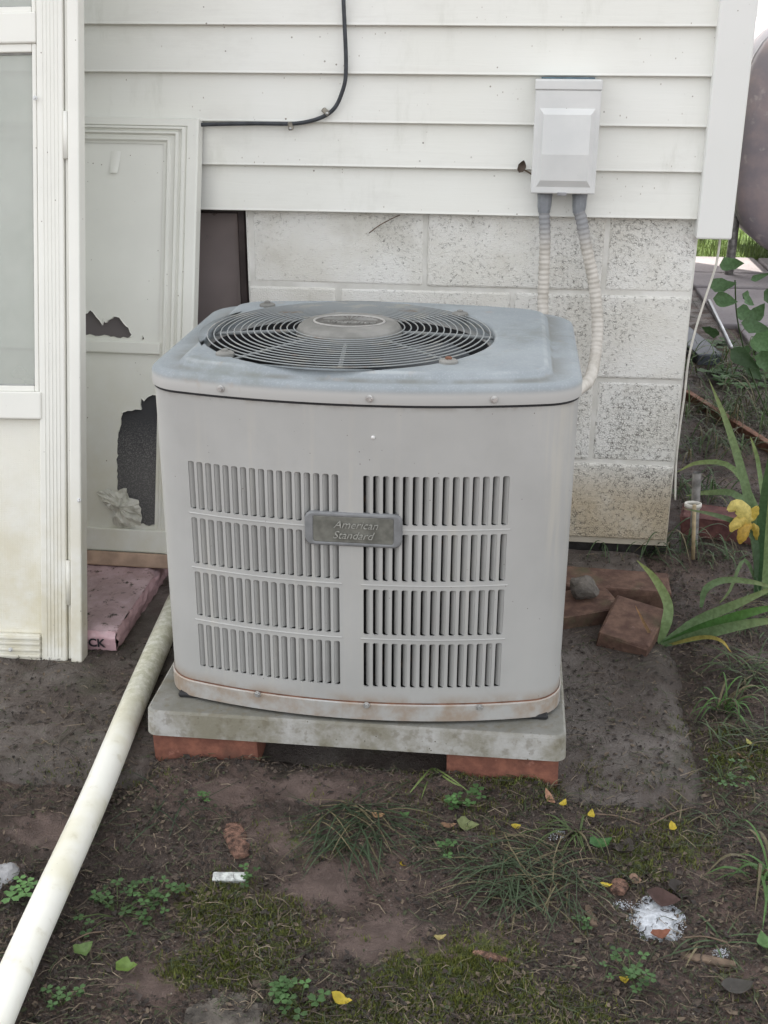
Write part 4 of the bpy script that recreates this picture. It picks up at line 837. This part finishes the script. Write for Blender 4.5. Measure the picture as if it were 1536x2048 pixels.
# climbing vine by the patio
vn = thing('bean_vine', 'leafy green vine with heart shaped leaves beside the patio', 'vine', G(1500, 800, -.03))
yv = .95
mb = MB(); mb.tube(smoothpath([W(1536, 830, yv), W(1500, 740, yv), W(1475, 640, yv), W(1470, 560, yv)]), .0022, 6, color=(.07, .12, .04)); mb.build('stem', VEG, vn)
for px, py, l, w_, an, g in [(1440, 535, .085, .06, 10, 1.), (1420, 578, .09, .06, 12, .9), (1500, 560, .07, .022, 20, .8), (1425, 600, .085, .055, -5, 1.), (1480, 590, .065, .05, -40, .9), (1470, 620, .09, .06, -25, .95), (1480, 650, .10, .06, -10, .8), (1515, 660, .11, .085, -60, 1.25), (1520, 700, .08, .06, -70, .9), (1460, 700, .12, .06, -30, .5), (1490, 720, .10, .05, -50, .5), (1440, 665, .07, .05, 160, .6), (1505, 640, .07, .05, 60, .8), (1490, 690, .05, .03, -80, .7), (1525, 600, .08, .06, 30, .7)]:
    p = W(px, py, yv+random.uniform(-.12, .12)); me_ = leafmesh(l*.85, w_*.85, .35, px, VEG, (.12*g, .22*g, .095*g), True); inst(me_, 'leaf', vn, p-Vector(vn.location), (R(62+random.uniform(-20, 20)), R(-an), R(random.uniform(-20, 20))))

# leaves, clover, chips lying about
def flat(px, py, dz=.006): p = gpt(px, py); return (p.x, p.y, p.z+dz)
YL = [(1020, 1663, 'below the pad near the clover', 30), (1180, 1645, 'touching a drooping grass blade', 80), (1120, 1622, 'just below the right brick', 60), (1348, 1671, 'alone on the dark soil right of the grass', 100), (1200, 1778, 'beside the rotten wood cube', -15), (1236, 1972, 'at the lower right near the clover patch', 40), (660, 2001, 'large, at the bottom by the rounded weeds', -10), (802, 1742, 'standing upright in the muddy middle', 85), (868, 1886, 'pale and curled on the mud', 10)]
for i, (px, py, d_, an) in enumerate(YL):
    l = .030 if 'large' in d_ else .019; leaf('yellow_leaf', 'small fallen yellow leaf %s' % d_, 'leaf', flat(px, py), l, l*.62, (R(random.uniform(-15, 15)), R(random.uniform(-15, 15)), R(an)), (.52, .40, .045) if 'pale' not in d_ else (.36, .30, .12), .8, i, VEG, 'fallen yellow leaves')
GL = [(1180, 1705, .038, .03, 20, (.06, .16, .045), 'bright green heart shaped leaf lying below the right brick'), (1235, 1722, .045, .035, 60, (.055, .045, .04), 'large dark brown dead leaf beside the green heart shaped leaf'), (912, 1655, .036, .026, 0, (.20, .23, .10), 'spotted pale green leaf lying under the clover'), (880, 1660, .026, .014, 10, (.22, .13, .08), 'brown curled leaf left of the spotted pale leaf'), (745, 1637, .024, .012, -20, (.36, .22, .12), 'tan curled leaf in the grass below the pad'), (1090, 1590, .036, .011, -65, (.36, .20, .13), 'orange brown curled bark leaf below the right brick'), (800, 1640, .018, .013, 40, (.09, .20, .06), 'small round green leaf left of the clover'), (235, 1942, .034, .024, -10, (.14, .22, .05), 'oval yellow green leaf near the pipe at the bottom'), (150, 1920, .030, .026, 50, (.12, .19, .06), 'round green leaf right beside the pipe at the bottom'), (1330, 1790, .05, .035, 15, (.05, .042, .038), 'dark decayed leaf above the white foam scraps'), (1440, 1990, .045, .03, 10, (.06, .055, .05), 'flat grey dead leaf at the lower right corner'), (1290, 1800, .05, .03, -10, (.07, .04, .035), 'wet maroon leaf touching the white foam scraps'), (1490, 1490, .03, .01, -60, (.34, .33, .10), 'yellowing withered leaf at the right edge near the grass'), (1470, 1520, .03, .014, 5, (.30, .17, .08), 'crumpled orange leaf below the withered one at right'), (1300, 1880, .03, .016, 10, (.20, .08, .05), 'red brown leaf in front of the white foam scraps'), (1255, 1765, .02, .02, 0, (.22, .14, .10), 'tan square leaf scrap behind the yellow leaf'), (1536, 1915, .035, .03, 100, (.12, .22, .08), 'round green leaf cut by the right edge')]
for i, (px, py, l, w_, an, c_, lab) in enumerate(GL): leaf('fallen_leaf' if c_[1] < c_[0] else 'green_leaf', lab, 'leaf', flat(px, py), l, w_, (R(random.uniform(-12, 12)), R(random.uniform(-12, 12)), R(an)), c_, .7, 40+i, VEG if c_[1] > c_[0] else LITTER, 'fallen leaves', c_[1] > c_[0])
def clover(label, px, py, n, spread, g=1., size=.011):
    size *= .78; g *= 1.25
    b_ = gpt(px, py); o = thing('clover', label, 'clover', b_, None, 'clover plants'); rnd = random.Random(px*7+py); mb = MB(); st = MB()
    for i in range(n):
        a_, d_ = rnd.uniform(0, 6.28), spread*math.sqrt(rnd.random()); h_ = rnd.uniform(.008, .024); c_ = Vector((b_.x+d_*math.cos(a_), b_.y+d_*math.sin(a_), b_.z+h_)); st.tube([b_+Vector((0, 0, -.004)), (Vector(b_)+c_)/2+Vector((0, 0, .004)), c_], .0006, 4, False, (.10, .15, .05))
        k = rnd.uniform(.55, 1.3)*g; cc = (.065*k, .13*k, .045*k); a0 = rnd.uniform(0, 6); sz = size*rnd.uniform(.7, 1.2)
        for j in range(3):
            t = a0+j*2.09; dv = Vector((math.cos(t), math.sin(t), rnd.uniform(-.1, .25))); sv = Vector((-math.sin(t), math.cos(t), 0))
            mb.add([c_, c_+dv*sz*.5-sv*sz*.42, c_+dv*sz-sv*sz*.3, c_+dv*sz*.9, c_+dv*sz+sv*sz*.3, c_+dv*sz*.5+sv*sz*.42], [(0, 1, 2, 3), (0, 3, 4, 5)], cc)
    mb.build('leaflets', VEG, o)['kind'] = 'stuff'; st.build('stems', VEG, o)['kind'] = 'stuff'
for a in [('bright clover with long stems just below the pad', 925, 1608, 12, .03, 1.3, .014), ('small clover in the soil right of the middle grass', 895, 1712, 4, .014, 1.2, .012), ('dark trailing weed patch right of the pipe', 235, 1830, 22, .06, .75, .012), ('leafy weed near the moss left of centre', 310, 1800, 16, .045, .85, .011), ('rounded weed by the flat rock at the bottom', 600, 2015, 10, .035, 1.1, .014), ('small weed left of the rounded weed at the bottom', 570, 1985, 6, .02, .9, .011), ('bright weed at the left edge beside the stone', 40, 1795, 8, .028, 1.7, .016), ('pale weed in the soil right of the pipe', 408, 1605, 4, .012, 1.1, .009), ('weed beside the pale shard', 495, 1765, 6, .016, .8, .010), ('clover patch at the lower right', 1260, 1955, 16, .04, .9, .011), ('clover below the big grass tuft', 1165, 1860, 4, .012, 1., .012), ('small leafy weed at right above the leaves', 1450, 1560, 14, .05, 1.0, .009), ('broad leafy weed at the foot of the vine', 1480, 760, 30, .14, 1.0, .045), ('leafy weed beside the slate grey box', 1420, 700, 22, .12, .9, .045), ('trailing weed at the bottom beside the pipe', 120, 2010, 8, .03, 1.0, .010)]: clover(*a)
# stems of chopped grass lying under the pad
tf = thing('bent_grass', 'pale green bent grass stalk lying below the pad', 'grass', gpt(860, 1560), None, 'grass tufts')
for pl, w_ in (([(820, 1600), (845, 1570), (866, 1552), (900, 1570), (945, 1605)], .0035), ([(866, 1553), (850, 1590), (842, 1615)], .0022), ([(866, 1553), (905, 1580), (930, 1590)], .003)):
    mb = MB(); blade(mb, [gpt(*q)+Vector((0, 0, .015)) for q in pl], w_, (.22, .30, .10)); mb.build('stalk', VEG, tf)
def tuft(label, px, py, n, rad, hgt, lean_, c_, wid=.0035, seed=1, flatk=.5):
    b_ = gpt(px, py); o = MB(); rnd = random.Random(seed)
    for i in range(n):
        a_, d_ = rnd.uniform(0, 6.28), rad*math.sqrt(rnd.random()); s_ = Vector((b_.x+d_*math.cos(a_), b_.y+d_*math.sin(a_)*.8, 0)); s_.z = max(gz(s_.x, s_.y), apronz(s_.x, s_.y))-.004
        an = rnd.uniform(0, 6.28); L = hgt*rnd.uniform(.5, 1.15); dv = Vector((math.cos(an)+lean_[0], math.sin(an)+lean_[1], 0)).normalized(); k = rnd.uniform(.65, 1.3)
        cc_ = (c_[0]*k, c_[1]*k, c_[2]*k) if rnd.random() < .8 else (.17*k, .145*k, .085*k)
        e_ = s_+dv*L*.75; fl_ = flatk*rnd.uniform(.4, 1.3)
        pts = [s_, s_+dv*L*.28+Vector((0, 0, L*.42*fl_)), s_+dv*L*.62+Vector((0, 0, L*.52*fl_)), s_+dv*L*.95+Vector((0, 0, L*.12*fl_+.006))]
        blade(o, pts, wid*rnd.uniform(.5, 1.2), cc_, .2, None, dv.cross(Vector((0, 0, 1))))
    return tag(o.build('grass_tuft', VEG, origin=tuple(b_)), label, 'grass', 'grass tufts')
DG = (.052, .080, .042)
tuft('combed dark grass tuft in the middle below the pad', 700, 1640, 150, .065, .12, (.25, -.9), DG, .0021, 1, .28)
tuft('large dark grass tuft left of the fallen leaves', 1060, 1740, 230, .085, .11, (-.5, -.5), (.062, .092, .048), .0020, 2, .32)
tuft('drooping grass clump right under the concrete apron edge', 1150, 1665, 26, .015, .08, (-.1, -.7), (.08, .12, .04), .003, 3, .6)
tuft('bright green grass tuft on the apron right of the unit', 1440, 1420, 26, .018, .10, (.1, -.1), (.095, .19, .055), .0042, 4, .95)
tuft('bright grass tuft cut by the right edge of the picture', 1530, 1760, 22, .02, .11, (-.2, -.2), (.085, .17, .05), .0052, 5, .9)
tuft('grass clump growing at the foot of the block wall', 1210, 1108, 40, .05, .13, (-.1, -.2), (.075, .12, .055), .0045, 6, 1.0)
tuft('grass blades growing by the stakes at the house corner', 1330, 1105, 46, .06, .14, (.1, -.2), (.075, .12, .055), .0040, 7, .9)
tuft('sparse grass beside the iris at the right', 1440, 1110, 34, .06, .10, (0, -.3), (.08, .125, .055), .003, 8, .7)
tuft('thin grass under the yellow flower', 1500, 1250, 40, .07, .09, (0, -.2), (.085, .125, .055), .003, 9, .6)
tuft('grass growing among pebbles beyond the rusty edging', 1420, 830, 46, .12, .16, (0, -.2), (.085, .13, .05), .004, 10, .8)
tuft('grass at the edge of the patio behind the edging', 1500, 800, 46, .16, .15, (0, -.2), (.085, .13, .05), .004, 11, .8)
tuft('dense grass spilling over the right edge below the iris', 1525, 1350, 60, .07, .12, (-.3, -.2), (.085, .13, .055), .0034, 21, .6)
tuft('scattered grass right of the bright tuft on the apron', 1500, 1470, 60, .08, .08, (0, -.3), (.075, .11, .05), .0026, 22, .5)
tuft('grass sprouting behind the stakes beside the wall', 1400, 990, 50, .09, .14, (.1, -.2), (.08, .13, .055), .0042, 23, .8)
tuft('low grass carpet at the right below the apron', 1450, 1620, 130, .11, .06, (0, -.4), (.065, .095, .045), .002, 24, .4)
tuft('tall weeds growing along the patio edge behind the wire', 1450, 740, 90, .22, .24, (0, -.2), (.09, .14, .055), .006, 31, .9)
tuft('shaggy grass between edging strip and house corner', 1420, 900, 80, .14, .16, (0, -.2), (.085, .13, .055), .004, 32, .8)
tuft('bushy grass at the far right below the vine', 1520, 850, 90, .16, .2, (-.1, -.2), (.085, .135, .05), .0045, 33, .9)
tuft('short dull grass left of the small clover', 870, 1700, 30, .03, .05, (0, -.5), DG, .002, 12, .5)
tuft('thin grass at the foot of the right brick', 1040, 1575, 90, .09, .035, (0, -.3), (.05, .07, .03), .0016, 13, .8)
tuft('few long blades lying right of the pipe', 330, 1620, 14, .05, .11, (.6, -.5), (.04, .065, .035), .0024, 14, .3)
tuft('few curved green blades near the white foam', 1420, 1880, 14, .02, .10, (.3, -.4), (.07, .11, .05), .0028, 15, .35)

# moss cushions, litter, crumbs : uncountable
mb = MB(); rnd = random.Random(21); nb = 0
for mx_, my_, rx, ry, s_ in MOSS:
    n_ = int(260000*rx*ry*s_*3.1)
    for _ in range(n_):
        a_ = rnd.uniform(0, 6.28); d_ = math.sqrt(rnd.random())*1.2; x, y = mx_+rx*d_*math.cos(a_), my_+ry*d_*math.sin(a_)
        if -1.0 < x < -.29 and y > -1.0: continue
        if rnd.random() > (mossv(x, y)+.9*(noise.noise((x*28, y*28, 3)))-.12)*1.3: continue
        z = max(gz(x, y), apronz(x, y)); hgt = rnd.uniform(.003, .009); an = rnd.uniform(0, 6.28); dx, dy = math.cos(an), math.sin(an); k = rnd.uniform(.5, 1.5); yel = rnd.random()
        c_ = (.088*k+.075*yel*k, .115*k+.055*yel*k, .032*k); w_ = rnd.uniform(.0006, .0014); t = rnd.uniform(.2, 1.0)*hgt
        mb.v += [(x-dy*w_, y+dx*w_, z-.001), (x+dy*w_, y-dx*w_, z-.001), (x+dx*t, y+dy*t, z+hgt)]; i0 = len(mb.v); mb.f.append((i0-3, i0-2, i0-1)); mb.c.append(c_); mb.smooth.append(False)
stuff(mb.build('moss', VEG), 'patchy green moss growing over the wet soil in front', 'moss')
mb = MB()
def scatter_area():
    while True:
        px, py = rnd.uniform(-60, 1600), rnd.uniform(1290, 2120)
        if rnd.random() < .18: px, py = rnd.uniform(1140, 1600), rnd.uniform(740, 1300)
        p = G(px, py, -.04)
        if -1.0 < p.x < -.29 and p.y > -1.0: continue
        if p.y > -.02 and p.x < .06: continue
        if rnd.random() < mudv(p.x, p.y)*1.05: continue
        on = apronz(p.x, p.y) > gz(p.x, p.y)
        if on and rnd.random() < .40: continue
        return p.x, p.y, max(gz(p.x, p.y), apronz(p.x, p.y))
for _ in range(15000):      # twigs and dead blades
    x, y, z = scatter_area(); an = rnd.uniform(0, 6.28); L = rnd.choice([.006, .008, .012, .015, .02, .03, .045])*rnd.uniform(.6, 1.3); w_ = rnd.uniform(.00025, .0008); dx, dy = math.cos(an), math.sin(an); z += rnd.uniform(.0, .006)
    c_ = rnd.choice([(.17, .135, .10), (.09, .068, .055), (.055, .045, .038), (.26, .21, .15), (.05, .062, .032), (.08, .10, .05), (.035, .03, .026), (.05, .04, .035)]); b_ = rnd.uniform(-.2, .2)*L
    m_ = (x+dx*L*.5-dy*b_, y+dy*L*.5+dx*b_, z+rnd.uniform(0, .004))
    mb.add([(x-dy*w_, y+dx*w_, z), (x+dy*w_, y-dx*w_, z), (m_[0]+dy*w_, m_[1]-dx*w_, m_[2]), (m_[0]-dy*w_, m_[1]+dx*w_, m_[2]), (x+dx*L, y+dy*L, z+rnd.uniform(-.002, .004)), (m_[0], m_[1], m_[2]+w_), (x, y, z+w_)], [(0, 6, 5, 3), (6, 1, 2, 5), (3, 5, 4), (5, 2, 4)], c_)
for _ in range(12000):      # leaf scraps
    x, y, z = scatter_area(); an = rnd.uniform(0, 6.28); L = rnd.uniform(.0015, .006)*(1.6 if rnd.random() < .06 else 1); dx, dy = math.cos(an)*L, math.sin(an)*L; k = rnd.uniform(.4, .8); c_ = rnd.choice([(.06, .046, .038), (.09, .068, .055), (.04, .033, .03), (.15, .115, .085), (.06, .068, .036), (.035, .028, .025), (.055, .042, .038)])
    z += rnd.uniform(0, .003); mb.add([(x-dx, y-dy, z), (x+dy*k, y-dx*k, z+rnd.uniform(0, .004)), (x+dx, y+dy, z+rnd.uniform(0, .004)), (x-dy*k, y+dx*k, z+rnd.uniform(0, .004))], [(0, 1, 2), (0, 2, 3)], c_)
stuff(mb.build('ground_litter', LITTER), 'dead twigs, blades and leaf scraps strewn over the soil', 'litter')
mb = MB()
for _ in range(16000):
    x, y, z = scatter_area(); s_ = rnd.choice([.0012, .002, .003, .0045])*rnd.uniform(.6, 1.2); k = rnd.uniform(.5, 1.2); c_ = rnd.choice([(.075, .058, .05), (.10, .078, .068), (.055, .045, .04), (.24, .21, .18) if s_ < .0025 else (.11, .085, .07)]); c_ = tuple(a*k for a in c_); e = lambda: rnd.uniform(.6, 1.2)*s_
    if apronz(x, y) > gz(x, y):
        if s_ > .0022 or rnd.random() < .6: continue
        c_ = tuple(a*1.9 for a in c_)
    mb.add([(x-e(), y, z), (x, y-e(), z), (x+e(), y, z), (x, y+e(), z), (x, y, z+e())], [(0, 1, 4), (1, 2, 4), (2, 3, 4), (3, 0, 4)], c_)
stuff(mb.build('soil_crumbs', LITTER), 'small crumbs of soil and grit on the ground', 'grit')
mb = MB()
for _ in range(1500):
    px, py = rnd.uniform(1390, 1600), rnd.uniform(760, 900); p = G(px, py, -.03); s_ = rnd.uniform(.004, .012); k = rnd.uniform(.4, 1.2); c_ = (.16*k, .14*k, .12*k); e = lambda: rnd.uniform(.6, 1.2)*s_; z = gz(p.x, p.y)-.002
    if p.x < .03: continue
    mb.add([(p.x-e(), p.y, z), (p.x, p.y-e(), z), (p.x+e(), p.y, z), (p.x, p.y+e(), z), (p.x, p.y, z+e())], [(0, 1, 4), (1, 2, 4), (2, 3, 4), (3, 0, 4)], c_)
stuff(mb.build('gravel', LITTER), 'loose gravel behind the rusty edging strip', 'gravel')
# a little turf on the lawn edge seen past the corner
mb = MB()
for _ in range(22000):
    x, y = rnd.uniform(.05, 5.5), 4.3+rnd.random()**1.6*6; h_ = rnd.uniform(.03, .09); an = rnd.uniform(0, 6.28); k = rnd.uniform(.6, 1.3); w_ = .004; dx, dy = math.cos(an), math.sin(an)
    mb.add([(x-dx*w_, y-dy*w_, -.015), (x+dx*w_, y+dy*w_, -.015), (x+dy*h_*.4, y-dx*h_*.4, h_)], [(0, 1, 2)], (.16*k, .22*k, .07*k))
stuff(mb.build('lawn_grass', VEG), 'bright sunlit lawn grass beyond the patio', 'grass')
# white foam scraps, shard, rotten wood
def crumbpile(label, px, py, rx, ry, n, s_):
    mb = MB(); c0 = gpt(px, py); ax = (G(px+rx, py, -.05)-G(px, py, -.05)).length; ay = (G(px, py+ry, -.05)-G(px, py, -.05)).length
    for _ in range(n):
        a_, d_ = rnd.uniform(0, 6.28), math.sqrt(rnd.random()); x, y = c0.x+ax*d_*math.cos(a_), c0.y+ay*d_*math.sin(a_)
        if rnd.random() > 1.5*(1-d_**2)+.9*noise.noise((x*45, y*45, px)): continue
        z = gz(x, y)+.002; e = lambda: rnd.uniform(.5, 1.2)*s_; k = rnd.uniform(.85, 1)
        mb.add([(x-e(), y, z), (x, y-e(), z), (x+e(), y, z), (x, y+e(), z), (x, y, z+e()*1.3)], [(0, 1, 4), (1, 2, 4), (2, 3, 4), (3, 0, 4)])
    def hump(u, v):
        dx_, dy_ = 2*u-1, 2*v-1; d_ = dx_*dx_+dy_*dy_; x, y = c0.x+ax*dx_, c0.y+ay*dy_; return (x, y, gz(x, y)-.006+.016*math.exp(-1.3*d_)+.006*noise.noise((x*45, y*45, px))+.002*noise.noise((x*160, y*160, 1)))
    if n > 1000: mb.grid(hump, 60, 40)
    o = mb.build('foam_scraps', WFOAM, origin=tuple(c0)); return tag(o, label, 'foam scraps', 'white foam scraps')
crumbpile('bright white foam scraps spilled on the soil at lower right', 1312, 1843, 62, 40, 4500, .0013); crumbpile('few white foam bits right of the large foam spill', 1440, 1908, 20, 12, 160, .0012); crumbpile('dull white foam patch behind the yellow leaf', 1245, 1812, 22, 12, 120, .0012); crumbpile('greyish foam fleck under the drooping grass clump', 1115, 1672, 22, 10, 110, .0012)
p = gpt(460, 1758); o = MB().bbox((-.026, -.008, 0), (.026, .008, .009), .0012, 1).build('shard', SHARD); o.location = (p.x, p.y, p.z-.001); o.rotation_euler = (R(14), 0, R(6)); tag(o, 'pale painted shard lying on the mud left of centre', 'shard')
def chunk(name, label, px, py, l, w_, h_, an, mat, seed):
    mb = MB(); p = gpt(px, py)
    def sec(t): 
        k = .55+.5*math.sin(math.pi*(.12+.76*t)); return [((t-.5)*l+.004*noise.noise((i, t*6, seed)), w_*.5*k*math.cos(2*math.pi*i/10)*(1+.25*noise.noise((i*1.3, t*5, seed))), h_*.5*k*math.sin(2*math.pi*i/10)*(1+.3*noise.noise((i*1.7, t*4, seed+3)))) for i in range(10)]
    mb.loft([sec(i/9) for i in range(10)], True, True, True); o = mb.build(name, mat); o.location = (p.x, p.y, p.z+h_*.2); o.rotation_euler = (0, 0, R(an)); return tag(o, label, 'wood')
chunk('wood_chunk', 'reddish rotten wood chunk above the pale shard', 474, 1682, .085, .034, .010, -68, WOODR, 2)
chunk('bark_piece', 'long brown bark piece at the lower right below the foam', 1415, 1922, .075, .016, .01, -8, BARK, 5)
chunk('bark_piece', 'upright brown bark strip left of the foam spill', 1183, 1835, .045, .014, .008, 100, BARK, 7)
chunk('wood_chunk', 'small square tan wood lump next to the yellow leaf', 1238, 1776, .030, .026, .012, 80, WOODR, 9)
chunk('bark_piece', 'pinkish bark scrap in the mud right of centre', 980, 1915, .05, .014, .008, -12, WOODR, 11)
for i, (a, b, lab) in enumerate([((1190, 1632), (1280, 1655), 'thin brown stick below the apron edge'), ((1300, 1655), (1390, 1620), 'forked dark stick right of the apron'), ((1365, 1880), (1455, 1892), 'straight orange stick right of the white foam'), ((140, 1890), (210, 1870), 'dead stick right of the pipe')]):
    p, q = gpt(*a)+Vector((0, 0, .004)), gpt(*b)+Vector((0, 0, .006)); m_ = (p+q)/2+Vector((0, .004, .003)); tag(MB().tube(smoothpath([p, m_, q], 4), .0012, 6).build('stick', BARK, origin=tuple(p)), lab, 'stick')
